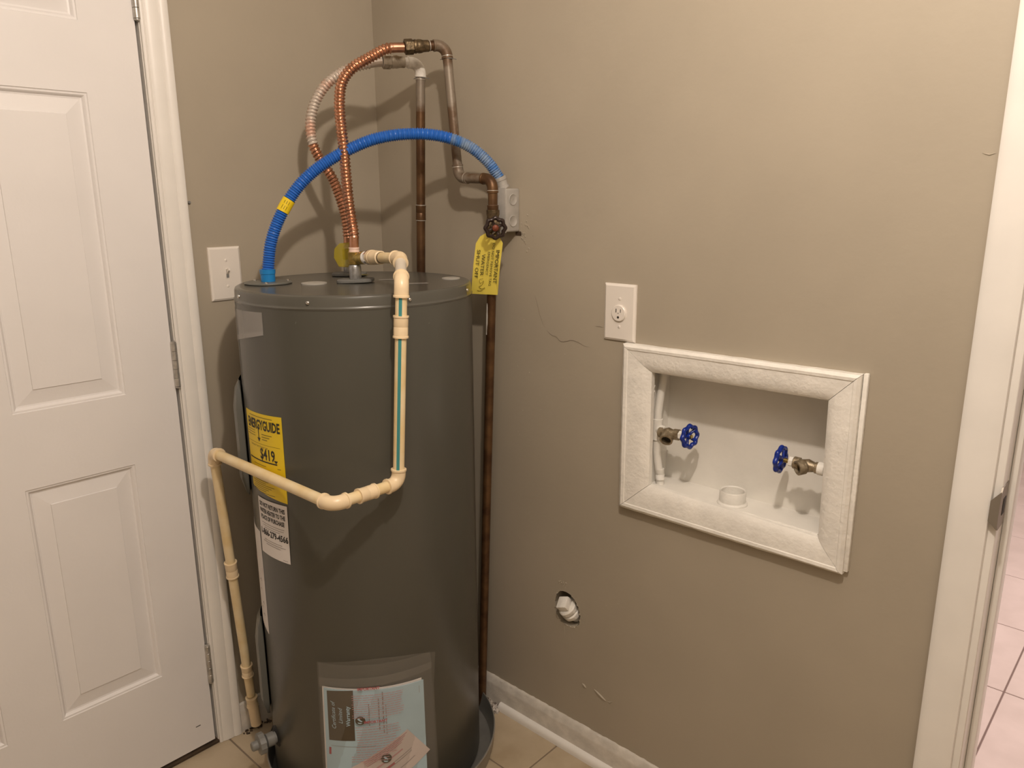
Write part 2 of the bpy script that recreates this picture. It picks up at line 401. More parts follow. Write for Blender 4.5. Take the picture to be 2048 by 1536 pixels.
# nail head in the wall beside the casing
bm = bmesh.new(); lathe(bm, (-.5375, 0, 1.366), (0, -1, 0), [(0, .003), (.004, .0035), (.006, .002)], 12); finish('nail_head', bm, m_drain, None)
tag(bpy.data.objects['nail_head'], 'tiny dark nail head in the beige wall beside the door casing', 'nail')

# ------------------------------------------------------------------ doorway on the right
RC0, RC1 = -1.4627, -1.5185
bm = bmesh.new()
rp = [(0, RC0), (-.014, RC0), (-.0165, RC0-.003), (-.017, RC0-.012), (-.0165, RC1+.018), (-.0145, RC1+.008), (-.012, RC1+.001), (-.010, RC1), (0, RC1)]
prism(bm, rp, .001, 2.12); box(bm, -.016, 0, -2.42, RC0, 2.06, 2.12)
prism(bm, [(x, -3.872-y) for x, y in rp][::-1], .001, 2.12)
struct(finish('trim_4', bm, m_trim))
bm = bmesh.new(); box(bm, .12, .136, -1.52, -1.46, .001, 2.12); struct(finish('trim_5', bm, m_trim, smooth=False))
bm = bmesh.new(); box(bm, -.003, .123, -1.530, -1.512, 0, 2.06, .0012, 1); box(bm, -.003, .123, -2.36, -2.342, 0, 2.06); box(bm, -.003, .123, -2.36, -1.512, 2.046, 2.064)
jamb = struct(finish('trim_6', bm, m_trim)); BASE['trim_6'] = Vector(jamb.location)
bm = bmesh.new(); box(bm, .042, .078, -1.541, -1.530, 0, 2.046, .003, 2); finish('door_stop', bm, m_trim, jamb)
bm = bmesh.new()
sp = [(-.016, .880), (-.013, .866), (-.006, .858), (.036, .858), (.036, .930), (-.006, .930), (-.013, .922), (-.016, .908)]
a = [bm.verts.new((x, -1.5315, z)) for x, z in sp]; b = [bm.verts.new((x, -1.5290, z)) for x, z in sp]
bm.faces.new(a); bm.faces.new(b[::-1])
for i in range(len(sp)): bm.faces.new((a[i], a[(i+1) % len(sp)], b[(i+1) % len(sp)], b[i]))
lp = [(-1.5183, .874), (-1.5183, .908), (-1.5315, .926), (-1.5315, .862)]
a = [bm.verts.new((-.0172, y, z)) for y, z in lp]; b = [bm.verts.new((-.0155, y, z)) for y, z in lp]
bm.faces.new(a); bm.faces.new(b[::-1])
for i in range(4): bm.faces.new((a[i], a[(i+1) % 4], b[(i+1) % 4], b[i]))
stp = finish('strike_plate', bm, m_plate, jamb, smooth=False)
bm = bmesh.new(); box(bm, .006, .024, -1.5322, -1.5300, .880, .908); finish('latch_hole', bm, m_dark, stp, smooth=False)

# ------------------------------------------------------------------ baseboards
def bprof(t, h): return [(0, 0), (-t, 0), (-t, h*.72), (-t*.92, h*.80), (-t*.62, h*.88), (-t*.50, h*.96), (-t*.2, h), (0, h)]
def along_y(bm, prof, y0, y1, n=2, jit=0):
    rings = []
    for k in range(n+1):
        y = y0+(y1-y0)*k/n; rings.append([bm.verts.new((x, y, z+(random.uniform(-jit, jit) if z > .04 else 0))) for x, z in prof])
    m_ = len(prof)
    for a, b in zip(rings, rings[1:]):
        for i in range(m_): bm.faces.new((a[i], a[(i+1) % m_], b[(i+1) % m_], b[i]))
    bm.faces.new(rings[0][::-1]); bm.faces.new(rings[-1])
bm = bmesh.new(); along_y(bm, bprof(.0125, .082), -.004, RC0+.001, 160, .0012); struct(finish('baseboard_right', bm, m_base))
bm = bmesh.new()
q = [(0-.0125, 0)]+[(-.0125-.0125*math.cos(a), .019*math.sin(a)) for a in [PI/2*k/7 for k in range(8)]]
q = [(-.0125, 0), (-.0260, 0), (-.0260, .006), (-.0252, .011), (-.0232, .0155), (-.0195, .0185), (-.0155, .0200), (-.0125, .0202)]
along_y(bm, q, -.452, RC0+.001, 2); struct(finish('baseboard_shoe', bm, m_trim))
bm = bmesh.new()
P = [( .5465, 0), (.0125, 0)]
rings = []
for x in [-.545+.5325*k/60 for k in range(61)]:
    rings.append([bm.verts.new((x, y, z+(random.uniform(-.0014, .0014) if z > .04 else 0))) for y, z in bprof(.0125, .080)])
for a, b in zip(rings, rings[1:]):
    for i in range(8): bm.faces.new((a[i], a[(i+1) % 8], b[(i+1) % 8], b[i]))
bm.faces.new(rings[0][::-1]); bm.faces.new(rings[-1])
struct(finish('baseboard_left', bm, m_base))
bm = bmesh.new()
for k in range(70):
    x = random.uniform(-.040, -.013); y = random.uniform(-.458, -.400); s = random.uniform(.002, .0085)
    b2 = bmesh.new(); bmesh.ops.create_icosphere(b2, subdivisions=1, radius=s)
    for v in b2.verts: v.co *= random.uniform(.6, 1.2)
    merge(bm, b2, Matrix.Translation((x, y, s*.5)))
o = finish('plaster_debris', bm, m_plaster, base=(-.02, -.42, 0)); o['kind'] = 'stuff'; tag(o, 'crumbled plaster and grout bits on the floor by the corner pipe', 'debris')
bm = bmesh.new(); lathe(bm, (-.046, -.420, 0), (0, 0, 1), [(.0004, .001), (.0004, .019)], 16, cap0=False, cap1=False); finish('floor_hole', bm, m_dark, bpy.data.objects['floor'], smooth=False)
bm = bmesh.new()
for k in range(30):
    x = random.uniform(-.545, -.47); y = random.uniform(-.03, -.014); s = random.uniform(.002, .005)
    b2 = bmesh.new(); bmesh.ops.create_icosphere(b2, subdivisions=1, radius=s)
    for v in b2.verts: v.co *= random.uniform(.6, 1.2)
    merge(bm, b2, Matrix.Translation((x, y, s*.4)))
o = finish('dirt_crumbs', bm, m_dkbrown, base=(-.51, -.02, 0)); o['kind'] = 'stuff'; tag(o, 'dark dirt crumbs along the foot of the door casing', 'debris')

# ------------------------------------------------------------------ water heater
HX, HY, HR, HZ = -.331, -.325, .2555, 1.194
heater = thing('water_heater', 'tall grey cylindrical electric water heater standing in a metal pan in the corner', 'water heater', (HX, HY, 0))
def CY(az, z, off=0): a = math.radians(az); return Vector((HX+(HR+off)*math.cos(a), HY+(HR+off)*math.sin(a), z))
bm = bmesh.new()
lathe(bm, (HX, HY, 0), (0, 0, 1), [(.012, HR-.020), (.012, HR-.003), (.018, HR), (1.1655, HR), (1.1680, HR-.004)], 160)
tank = finish('tank_jacket', bm, m_tank, heater)
bm = bmesh.new(); lathe(bm, (HX, HY, 0), (0, 0, 1), [(1.1655, HR-.006), (1.1655, HR+.0005), (1.1690, HR+.0016), (1.1715, HR-.0005), (1.1735, HR-.0010), (1.187, HR-.0012), (1.1915, HR-.0030), (1.1938, HR-.0075), (1.1940, HR-.012), (1.1925, HR-.020), (1.1925, .02), (1.1925, .001)], 160, cap1=False)
lid = finish('lid', bm, m_lid, heater)
for az in (167.3, -146.9, -102.5, -59.7, -15, 30, 75, 120):
    bm = bmesh.new(); c = CY(az, 1.1805, -.0012); a = math.radians(az)
    lathe(bm, c, (math.cos(a), math.sin(a), 0), [(0, .0040), (.0016, .0038), (.0030, .0026), (.0034, .001)], 14); finish('lid_screw', bm, m_steel, heater)
# cap discs and faint stickers on the lid
for (x, y, r_, nm) in ((-.4065, -.277, .0275, 'cap_disc'), (-.141, -.429, .021, 'cap_disc')):
    bm = bmesh.new(); lathe(bm, (x, y, 1.1925), (0, 0, 1), [(0, r_), (.0022, r_), (.003, r_*.8), (.0022, r_*.6), (.0022, .001)], 32, cap1=False); finish(nm, bm, m_cap, heater)
for (c0, c1, c2, c3) in ((((-.2590, -.3150), (-.2130, -.3600), (-.2250, -.3750), (-.2700, -.3300))), (((-.2800, -.4200), (-.2330, -.4500), (-.2450, -.4720), (-.2930, -.4440)))):
    bm = bmesh.new(); vs = [bm.verts.new((x, y, 1.1931)) for x, y in (c0, c1, c2, c3)]; bm.faces.new(vs); finish('lid_sticker', bm, m_film2, heater, smooth=False)
# conduit plate on the lid
cpx, cpy = -.4715, -.2000
bm = bmesh.new(); lathe(bm, (cpx, cpy, 1.1925), (0, 0, 1), [(.001, .050), (.003, .0505), (.0045, .0495), (.0048, .046), (.0048, .001)], 48, cap1=False)
pl = finish('cover_plate', bm, m_panel, heater)
for a in (100, 235, 345):
    bm = bmesh.new(); lathe(bm, (cpx+.043*math.cos(math.radians(a)), cpy+.043*math.sin(math.radians(a)), 1.197), (0, 0, 1), [(0, .0036), (.002, .0034), (.0034, .0018), (.0036, .0005)], 12); finish('plate_screw', bm, m_steel, pl)
# gaskets + nipples of the two water fittings
fits = [(-.331, -.325), (-.2505, -.1900)]
def ovalplate(cx, cy, ang, lx, ly, z0, h, tilt=0):
    bm = bmesh.new(); R_ = Matrix.Rotation(ang, 4, 'Z')
    n = 40
    for (s, zz) in ((1, 0),):
        pass
    rings = []
    for s, zz in ((.94, 0), (1, .001), (1, h-.0015), (.95, h), (.25, h)):
        ring = []
        for k in range(n):
            a = 2*PI*k/n; ca, sa = math.cos(a), math.sin(a)
            ex = math.copysign(abs(ca)**.62, ca)*lx*s; ey = math.copysign(abs(sa)**.62, sa)*ly*s
            p = R_ @ Vector((ex, ey, 0)); ring.append(bm.verts.new((cx+p.x, cy+p.y, z0+zz+ex*tilt)))
        rings.append(ring)
    for a, b in zip(rings, rings[1:]):
        for i in range(n): bm.faces.new((a[i], a[(i+1) % n], b[(i+1) % n], b[i]))
    bm.faces.new(rings[0][::-1]); bm.faces.new(rings[-1]); return bm
for i, (x, y) in enumerate(fits):
    finish('foam_gasket', ovalplate(x, y, math.radians(-48), .040, .031, 1.1935, .007, .03 if i == 0 else 0), m_gasket, heater)
    bm = bmesh.new(); lathe(bm, (x, y, 1.197), (0, 0, 1), [(0, .0125), (.003, .0132), (.030, .0132), (.0345, .0118), (.036, .0105)], 28); finish('nipple', bm, m_galv, heater)
# access panels on the side, standing proud with a black gap behind them
def access(z0, z1, azc, ha):
    bm = bmesh.new(); pr = .021; n = 12; rows = []
    lv = [(z0, .30, 0.002), (z0+.012, .8, pr*.5), (z0+.045, 1, pr), (z1-.060, 1, pr), (z1-.020, .72, pr*.7), (z1, .30, .004)]
    for z, wf, off in lv:
        row = []
        for i in range(n+1):
            t = i/n*2-1; az = azc+ha*t*(.75+.25*wf); o_ = off*(1-.35*abs(t)**4); row.append(bm.verts.new(CY(az, z, .0035+o_)))
        rows.append(row)
    for a, b in zip(rows, rows[1:]):
        for i in range(n): bm.faces.new((a[i], a[i+1], b[i+1], b[i]))
    for side in (0, -1):
        back = [bm.verts.new(CY(azc+ha*(.98 if side else -.98)*(.75+.25*wf), z, .0035)) for z, wf, off in lv]
        for k in range(len(lv)-1): bm.faces.new((rows[k][side], rows[k+1][side], back[k+1], back[k]))
    p = finish('access_panel', bm, m_panel, heater)
    bm = bmesh.new(); g = []
    for z in (z0+.002, z0+.02, (z0+z1)/2, z1-.03, z1-.002):
        wv = 1 if z0+.01 < z < z1-.01 else .85
        g.append([bm.verts.new(CY(azc-ha*wv*1.02+2.04*ha*wv*i/8, z, .0030)) for i in range(9)])
    for a, b in zip(g, g[1:]):
        for i in range(8): bm.faces.new((a[i], a[i+1], b[i+1], b[i]))
    finish('panel_gap', bm, m_black, heater)
access(.728, .992, 131, 25.5); access(.165, .425, 131, 25.5)
# stickers
def patch(name, corners, m, off, parent=heater, nu=14, nv=2, inset=None):
    bm = bmesh.new(); g = quadgrid(bm, corners, nu, nv, lambda a, z: CY(a, z, off))
    # rim down to the jacket
    loop = g[0][:]+[r[-1] for r in g[1:]]+g[-1][-2::-1]+[r[0] for r in g[-2:0:-1]]
    low = []
    for v in loop:
        dd = Vector((v.co.x-HX, v.co.y-HY, 0)).normalized(); low.append(bm.verts.new(v.co-dd*min(off-.0001, .0006)))
    for i in range(len(loop)): j = (i+1) % len(loop); bm.faces.new((loop[i], loop[j], low[j], low[i]))
    return finish(name, bm, m, parent)
def cmap(az0, z0, off, sk=0): return lambda x, y: CY(az0+math.degrees(x/HR), z0+y+x*sk, off)
# raised vertical seam at the left of the jacket
bm = bmesh.new(); quadgrid(bm, [(158.3, 1.165), (159.4, 1.165), (159.4, .99), (158.3, .99)], 1, 1, lambda a, z: CY(a, z, .0012)); finish('jacket_seam', bm, m_lid, heater)
patch('clear_sticker', [(143, 1.150), (188.4, 1.1570), (188.4, 1.112), (143, 1.072)], m_film2, .0009)
bm = bmesh.new(); quadgrid(bm, [(143, 1.084), (188.4, 1.1195), (188.4, 1.112), (143, 1.072)], 12, 1, lambda a, z: CY(a, z, .0013)); finish('sticker_edge', bm, m_film2, heater)
eg = patch('energy_label', [(163.8, .9430), (195.4, .9480), (195.2, .7630), (165.0, .7740)], m_yellab, .0009)
EA = 179.5; EM = lambda dx, z: cmap(EA+math.degrees(dx/HR), z, .0014, .03)
textmesh('label_print', 'ENERGYGUIDE', .0290, m_ink, eg, EM(.004, .9205), bold=.0009, sx=.63)
def bars(name, rows, m, parent, fmap):
    bm = bmesh.new()
    for x0, x1, z, h in rows:
        n = max(1, int((x1-x0)/.012)); A = [bm.verts.new(fmap(x0+(x1-x0)*i/n, z-h/2)) for i in range(n+1)]; B = [bm.verts.new(fmap(x0+(x1-x0)*i/n, z+h/2)) for i in range(n+1)]
        for i in range(n): bm.faces.new((A[i], A[i+1], B[i+1], B[i]))
    return finish(name, bm, m, parent, smooth=False)
def poly(name, pts, m, parent, fmap):
    bm = bmesh.new(); bm.faces.new([bm.verts.new(fmap(*p)) for p in pts]); return finish(name, bm, m, parent, smooth=False)
EF = cmap(EA, 0, .0014, .03)
bars('label_print', [(-.0080, -.0055, .905, .024)], m_ink, eg, EF)
poly('label_print', [(-.0130, .893), (-.0005, .893), (-.0067, .884)], m_ink, eg, EF)
fine = [(-.045, .045, .938, .0014)]
for k in range(3): fine.append((.005, .040-.008*k, .902-.0055*k, .0016)); fine.append((-.062, -.022, .906-.0055*k, .0012))
fine += [(-.040, .012, .8330, .0013), (-.062, -.058, .840, .0013), (.050, .060, .834, .0013)]
for k in range(9): fine.append((-.055+.004*(k % 3), .035-.010*(k % 4), .806-.0044*k, .0012))
bars('fine_print', fine, m_inkb, eg, EF)['kind'] = 'stuff'
bars('label_rule', [(-.062, .062, .8800, .0006), (-.062, .062, .8180, .0006)], m_inkb, eg, EF)
textmesh('label_print', 'Estimated Yearly Energy Cost', .0065, m_inkb, eg, EM(-.012, .8735), sx=.9)
textmesh('label_print', '$419', .0330, m_ink, eg, EM(.019, .8590), bold=.0007, sx=.78)
bars('label_print', [(-.062, .050, .8430, .0028)], m_ink, eg, EF)
poly('label_print', [(.041, .851), (.053, .851), (.047, .8445)], m_ink, eg, EF)
wlb = patch('return_label', [(171.3, .7560), (194.7, .7575), (194.2, .6270), (170.9, .6280)], m_white, .0016)
WM = lambda dx, z: cmap(183+math.degrees(dx/HR), z, .0021, .0)
textmesh('label_print', 'DO NOT RETURN THIS', .0140, m_ink, wlb, WM(0, .7430), bold=.0004, sx=0.62)
textmesh('label_print', 'WATER HEATER TO THE', .0140, m_ink, wlb, WM(0, .7285), bold=.0004, sx=0.58)
textmesh('label_print', 'PLACE OF PURCHASE', .0140, m_ink, wlb, WM(0, .7140), bold=.0004, sx=0.62)
textmesh('label_print', '1-866-279-4566', .0195, m_ink, wlb, WM(0, .6800), bold=.0006, sx=.78)
bars('fine_print', [(-.040, .040, .7015, .0012), (-.036, .038, .6965, .0012), (-.030, .026, .6915, .0012), (-.034, .030, .6640, .0012), (-.040, .040, .6590, .0012), (-.028, .024, .6540, .0012), (.030, .044, .6320, .001)], m_inkg, wlb, cmap(183, 0, .0021))['kind'] = 'stuff'
dl = patch('warning_label', [(142, .668), (168.5, .668), (168.5, .418), (142, .434)], m_white, .0009)
poly('warning_print', [(-.030, .585), (.040, .578), (.040, .562), (-.030, .570)], m_redl, dl, cmap(158.5, 0, .0013))
for k, (x, z, s) in enumerate(((.020, .540, .008), (.014, .515, .006), (.026, .485, .007), (.012, .470, .005), (.024, .455, .007))):
    bm = bmesh.new(); f_ = cmap(158.5, 0, .0013)
    for j in range(3): 
        A = [bm.verts.new(f_(x+s*(.4+.3*j)*math.cos(t)*1.0, z+s*(1-.2*j)*math.sin(t))) for t in [i*PI/5+.2*j for i in range(5)]]
        B = [bm.verts.new(f_(x+s*(.4+.3*j)*math.cos(t)*.75, z+s*(1-.2*j)*math.sin(t)*.75)) for t in [i*PI/5+.2*j for i in range(5)]]
        for i in range(4): bm.faces.new((A[i], A[i+1], B[i+1], B[i]))
    finish('warning_sketch', bm, m_inkg, dl, smooth=False)
# yellowish clear tape at the right edge of the lid
bm = bmesh.new(); quadgrid(bm, [(-62.5, 1.1905), (-52, 1.1905), (-52, 1.166), (-61.0, 1.1665)], 4, 1, lambda a, z: CY(a, z, .0008)); finish('yellow_tape', bm, film('yellow_tape_film', (.55, .42, .06), .35), heater)
# small chips and scratches of the enamel
for az, z, s in ((-177, 1.010, .005), (-153, 1.142, .0022), (-93, 1.130, .0015), (-55, .60, .006), (-56.5, .575, .005)):
    bm = bmesh.new(); quadgrid(bm, [(az-.12, z+s), (az+.3, z+s), (az+.1, z-s), (az-.3, z-s)], 1, 1, lambda a, zz: CY(a, zz, .0004)); finish('scratch', bm, m_panel, heater)
# drain valve low on the left
dv = Vector((-.645, -.262, .118)); ax = Vector((-.985, .17, 0)).normalized(); s0 = Vector((-.576, -.262, .141))
bm = bmesh.new(); lathe(bm, s0, ax, [(0, .013), (.010, .013), (.011, .016), (.028, .016), (.030, .010), (.034, .010), (.034, .024), (.047, .024), (.049, .011), (.061, .011), (.063, .009)], 24, ripple=lambda a, h: 1+.04*math.cos(12*a) if .033 < h < .048 else 1)
finish('drain_valve', bm, m_drain, heater)
bm = bmesh.new(); lathe(bm, s0-ax*.004, ax, [(0, .026), (.006, .026), (.010, .020)], 24); finish('valve_flange', bm, m_black, heater)

# drain pan
PX, PY = HX+.007, HY-.008
bm = bmesh.new(); lathe(bm, (PX, PY, 0), (0, 0, 1), [(0, .001), (0, .273), (.003, .2765), (.056, .2835), (.0585, .2860), (.0610, .2850), (.0610, .2830), (.056, .2815), (.006, .2745), (.003, .270), (.003, .001)], 120, cap0=False, cap1=False)
tag(finish('drain_pan', bm, m_pan, base=(PX, PY, 0)), 'round shallow metal drain pan under the grey water heater', 'drain pan')
for k in range(3):
    bm = bmesh.new(); a = 2*PI*k/3+.4; lathe(bm, (HX+.17*math.cos(a), HY+.17*math.sin(a), .003), (0, 0, 1), [(0, .02), (.010, .018)], 12)
    finish('foot', bm, m_black, heater)

# ------------------------------------------------------------------ document pouch, booklet and card at the front of the heater
def wob(o0): return lambda a, z: CY(a, z, o0+.0018*math.sin(a*.31+z*22)+.0012*math.sin(z*60+a*.13))
pouch = thing('document_pouch', 'clear plastic document pouch with red printing taped low on the water heater', 'document pouch', tuple(CY(-126, .07)))
bm = bmesh.new()
tl, tr, br, bl = (-153.9, .4150), (-98.3, .4120), (-96.6, .070), (-155.0, .070)
g = []
NU, NV = 30, 16
for j in range(NV+1):
    row = []
    for i in range(NU+1):
        s, t = i/NU, j/NV
        az = (1-t)*((1-s)*tl[0]+s*tr[0])+t*((1-s)*bl[0]+s*br[0]); top = .4150+.010*math.sin(PI*s)-.003*s; z = top+( .070-top)*t
        row.append(bm.verts.new(CY(az, z, .0075+.0015*math.sin(s*9+t*4)+(.012*max(0, s-.85)/.15*max(0, 1-t*4)))))
    g.append(row)
for j in range(NV):
    for i in range(NU): bm.faces.new((g[j][i], g[j+1][i], g[j+1][i+1], g[j][i+1]))
finish('pouch_front', bm, m_film, pouch)
bm = bmesh.new(); quadgrid(bm, [(-153.9, .4090), (-98.5, .4060), (-96.8, .070), (-155, .070)], 30, 8, lambda a, z: CY(a, z, .0012)); finish('pouch_back', bm, m_film, pouch)
bm = bmesh.new(); quadgrid(bm, [(-153.4, .3800), (-99, .3860), (-99, .3690), (-153.4, .3560)], 30, 2, lambda a, z: CY(a, z, .0103)); finish('pouch_flap', bm, m_film, pouch)
PF = lambda off: (lambda x, y: CY(x, y, off))
rows = []
def block(a0, a1, z0, z1, n, sl=0):
    for k in range(n):
        z = z0+(z1-z0)*k/(n-1); x = a0+random.uniform(-.4, .6); e = a1-random.uniform(0, 2.5)
        while x < e:
            w_ = min(e-x, random.uniform(1.0, 3.2)); rows.append((x, x+w_, z, .0014)); x += w_+random.uniform(.25, .5)
block(-138, -113.5, .3400, .2860, 11); block(-137, -116.0, .2620, .1930, 12); block(-140, -120, .188, .176, 3)
def prows(name, rows, m, parent, off):
    bm = bmesh.new()
    for a0, a1, z, h in rows:
        n = max(1, int((a1-a0)/2)); A = [bm.verts.new(CY(a0+(a1-a0)*i/n, z-h/2, off)) for i in range(n+1)]; B = [bm.verts.new(CY(a0+(a1-a0)*i/n, z+h/2, off)) for i in range(n+1)]
        for i in range(n): bm.faces.new((A[i], A[i+1], B[i+1], B[i]))
    return finish(name, bm, m, parent, smooth=False)
prows('pouch_fine_print', rows, m_redl, pouch, .0108)['kind'] = 'stuff'
textmesh('pouch_print', 'IMPORTANT', .0090, m_red, pouch, lambda x, y: CY(-127.5+math.degrees(x/HR), .2740+y, .0109), bold=.0003, sx=.95)
textmesh('pouch_print', 'IMPORTANT', .0090, m_red, pouch, lambda x, y: CY(-130.0+math.degrees(x/HR), .3560+y, .0109), bold=.0003, sx=.9)
def emblem(parent, cx, cz, r, off, mp=None):
    f_ = lambda x, y: CY(cx+math.degrees(x/HR), cz+y, off)
    bm = bmesh.new(); bm.faces.new([bm.verts.new(f_(r*math.cos(2*PI*i/28), r*math.sin(2*PI*i/28))) for i in range(28)]); e = finish('round_emblem', bm, m_brown, parent, smooth=False)
    f2 = lambda x, y: CY(cx+math.degrees(x/HR), cz+y, off+.0004)
    for pts in ([(-.6, .45), (-.2, .6), (.1, .1), (.45, -.1), (.2, -.3), (-.25, 0)], [(-.55, -.35), (-.1, -.45), (.35, -.55), (.1, -.75), (-.4, -.65)]):
        bm = bmesh.new(); bm.faces.new([bm.verts.new(f2(x*r, y*r)) for x, y in pts]); finish('emblem_shape', bm, m_book, e, smooth=False)
emblem(pouch, -134.5, .2790, .0105, .0106)

book = thing('warranty_booklet', 'pale blue warranty booklet with a dark brown title block inside the clear pouch', 'booklet', tuple(CY(-128, .085)))
def slab(name, corners, off, th, m, parent, nu=20, nv=3, fn=None):
    bm = bmesh.new(); F = fn or (lambda a, z: CY(a, z, off)); g1 = quadgrid(bm, corners, nu, nv, F)
    g2 = quadgrid(bm, corners, nu, nv, lambda a, z: F(a, z)-Vector((math.cos(math.radians(a)), math.sin(math.radians(a)), 0))*th)
    l1 = g1[0][:]+[r[-1] for r in g1[1:]]+g1[-1][-2::-1]+[r[0] for r in g1[-2:0:-1]]; l2 = g2[0][:]+[r[-1] for r in g2[1:]]+g2[-1][-2::-1]+[r[0] for r in g2[-2:0:-1]]
    for i in range(len(l1)): j = (i+1) % len(l1); bm.faces.new((l1[i], l1[j], l2[j], l2[i]))
    return finish(name, bm, m, parent)
slab('inner_pages', [(-152.6, .3535), (-104.2, .3500), (-103.9, .090), (-154.0, .090)], .0040, .0015, m_white, book)
slab('cover', [(-151.6, .3520), (-103.5, .3455), (-103.1, .086), (-153.0, .086)], .0062, .0014, m_book, book)
tb = slab('title_block', [(-150.0, .3468), (-137.3, .3508), (-137.6, .2260), (-150.4, .2240)], .0066, .0003, m_brown, book, 6, 2)
vt = lambda a0: (lambda x, y: CY(a0-math.degrees(y/HR), .2870+x, .0071))
textmesh('title_print', 'Certificate of', .0125, m_book, tb, vt(-147.3), ital=.3)
textmesh('title_print', 'Limited', .0125, m_book, tb, vt(-143.9), ital=.3)
textmesh('title_print', 'Warranty', .0125, m_book, tb, vt(-140.3), bold=.0002)
brow = []
bm = bmesh.new()
for a, z0, z1, wv in ((-130.6, .262, .318, .45), (-126.0, .250, .330, .5), (-124.0, .240, .345, .5), (-122.6, .236, .312, .3), (-106.0, .318, .336, .25)):
    n = 9
    for k in range(n):
        zz0 = z0+(z1-z0)*k/n; zz1 = zz0+(z1-z0)/n*.75; bm.faces.new([bm.verts.new(CY(aa, zz, .0067)) for aa, zz in ((a, zz0), (a+wv, zz0), (a+wv, zz1), (a, zz1))])
finish('cover_print', bm, m_inkg, book, smooth=False)['kind'] = 'stuff'
prows('cover_rule', [(-149.5, -128, .2105, .0008)], m_inkg, book, .0067)
bm = bmesh.new(); bm.faces.new([bm.verts.new(CY(a, z, .0068)) for a, z in ((-150.7, .206), (-149.6, .206), (-149.8, .188), (-150.9, .188))]); finish('red_mark', bm, m_red, book, smooth=False)

card = thing('pink_card', 'pink and white printed card lying aslant over the booklet in the pouch', 'card', tuple(CY(-124, .07)))
A_, B_, C_, D_ = (-112.66, .2369), (-101.3, .1630), (-135.5, .0640), (-146.8, .1390)
slab('card_sheet', [D_, A_, B_, C_], .0074, .0006, m_card, card, 16, 6)
def cardmap(off): 
    return lambda s, t: CY((1-t)*(D_[0]+(A_[0]-D_[0])*s)+t*(C_[0]+(B_[0]-C_[0])*s), (1-t)*(D_[1]+(A_[1]-D_[1])*s)+t*(C_[1]+(B_[1]-C_[1])*s), off)
def cstrip(s0, s1, t0, t1, m, off=.0078, nm='card_print'):
    bm = bmesh.new(); f_ = cardmap(off); n = max(1, int((s1-s0)/.06)); A = [bm.verts.new(f_(s0+(s1-s0)*i/n, t0)) for i in range(n+1)]; B = [bm.verts.new(f_(s0+(s1-s0)*i/n, t1)) for i in range(n+1)]
    for i in range(n): bm.faces.new((A[i], A[i+1], B[i+1], B[i]))
    finish(nm, bm, m, card, smooth=False)
for k in range(4): cstrip(.35, .97-.04*k, .04+.045*k, .06+.045*k, m_redl)
cstrip(.42, .80, .34, .38, m_redl); cstrip(.40, .62, .50, .56, m_red); cstrip(.52, .88, .50, .515, m_inkg); cstrip(.50, .86, .56, .575, m_inkg); cstrip(.40, .84, .76, .775, m_inkg); cstrip(.36, .52, .66, .73, m_ink)
emblem(card, -123.4, .1760, .0115, .0086)

# ------------------------------------------------------------------ relief valve (brass tee on the centre fitting)
fx, fy = fits[0]
rv = thing('relief_tee', 'brass tee on the centre fitting of the heater top with white tape', 'pipe fitting', (fx, fy, 1.232))
bm = bmesh.new(); lathe(bm, (fx, fy, 1.2320), (0, 0, 1), [(0, .0145), (.001, .0155), (.026, .0155), (.027, .0145)], 6*6, hexa=True)
cd = Vector((.010, -.072, .006)).normalized()
lathe(bm, (fx, fy, 1.2450), cd, [(0, .0125), (.020, .0125), (.021, .0140), (.029, .0140), (.030, .011)], 28); finish('brass_body', bm, m_brass, rv)
bm = bmesh.new(); c = Vector((fx, fy, 1.2450))+cd*.030; lathe(bm, c, cd, [(0, .0125), (.002, .0135), (.007, .0132), (.008, .011)], 28); finish('thread_tape', bm, m_tapew, rv)
bm = bmesh.new(); lathe(bm, c+cd*.008, cd, [(0, .0140), (.001, .0155), (.008, .0155), (.009, .014)], 36, hexa=True)
lathe(bm, c+cd*.018, cd, [(0, .0135), (.0015, .0150), (.003, .0135)], 36); finish('chrome_nut', bm, m_steel, rv)
# second brass connector on the rear fitting
gx, gy = fits[1]

# ------------------------------------------------------------------ CPVC discharge pipe
E1 = Vector((-.3600, -.5180, 1.2560)); E2 = Vector((-.4309, -.6054, 1.2200)); E3 = Vector((-.4530, -.5990, .8270)); E4 = Vector((-.6065, -.5985, .8280)); E5 = Vector((-.5960, -.1210, .8180)); E6 = Vector((-.5290, -.0420, .1913)); E7 = Vector((-.5235, -.0400, .1003))
S0 = c+cd*.020
RP = .0111; RF = .0139
cp = thing('discharge_pipe', 'cream plastic discharge pipe with teal stripe bending round the heater to the floor', 'pipe', (E7.x, E7.y, 0))
def P_(a, b, m=m_cpvcp, nm='pipe_run', r=RP):
    a, b = Vector(a), Vector(b); u9 = (b-a).normalized(); return finish(nm, tube(a+u9*.018, b-u9*.018, r), m, cp)
P_(S0, E1, m_cpvcp); P_(E1, E2, m_cpvcw, 'clear_pipe'); r1 = P_(E2, E3); P_(E3, E4); P_(E4, E5); r5 = P_(E5, E7)
bm = bmesh.new(); u = (E1-S0).normalized(); L_ = (E1-S0).length
lathe(bm, S0, u, [(0, .012), (0, .0160), (.013, .0160), (.014, .0150), (.030, .0150), (.032, .0142), (.052, .0142), (.053, .0125)], 28); finish('adapter', bm, m_cpvc, cp)
bm = bmesh.new(); lathe(bm, S0+u*.055, u, [(0, .0112), (0, .0118), (.003, .0118), (.003, .0112)], 24); finish('glue_band', bm, m_brown, cp)
bm = bmesh.new(); elbow(bm, S0, E1, E2, RF, .025, rbend=.020); finish('elbow', bm, m_cpvc, cp)
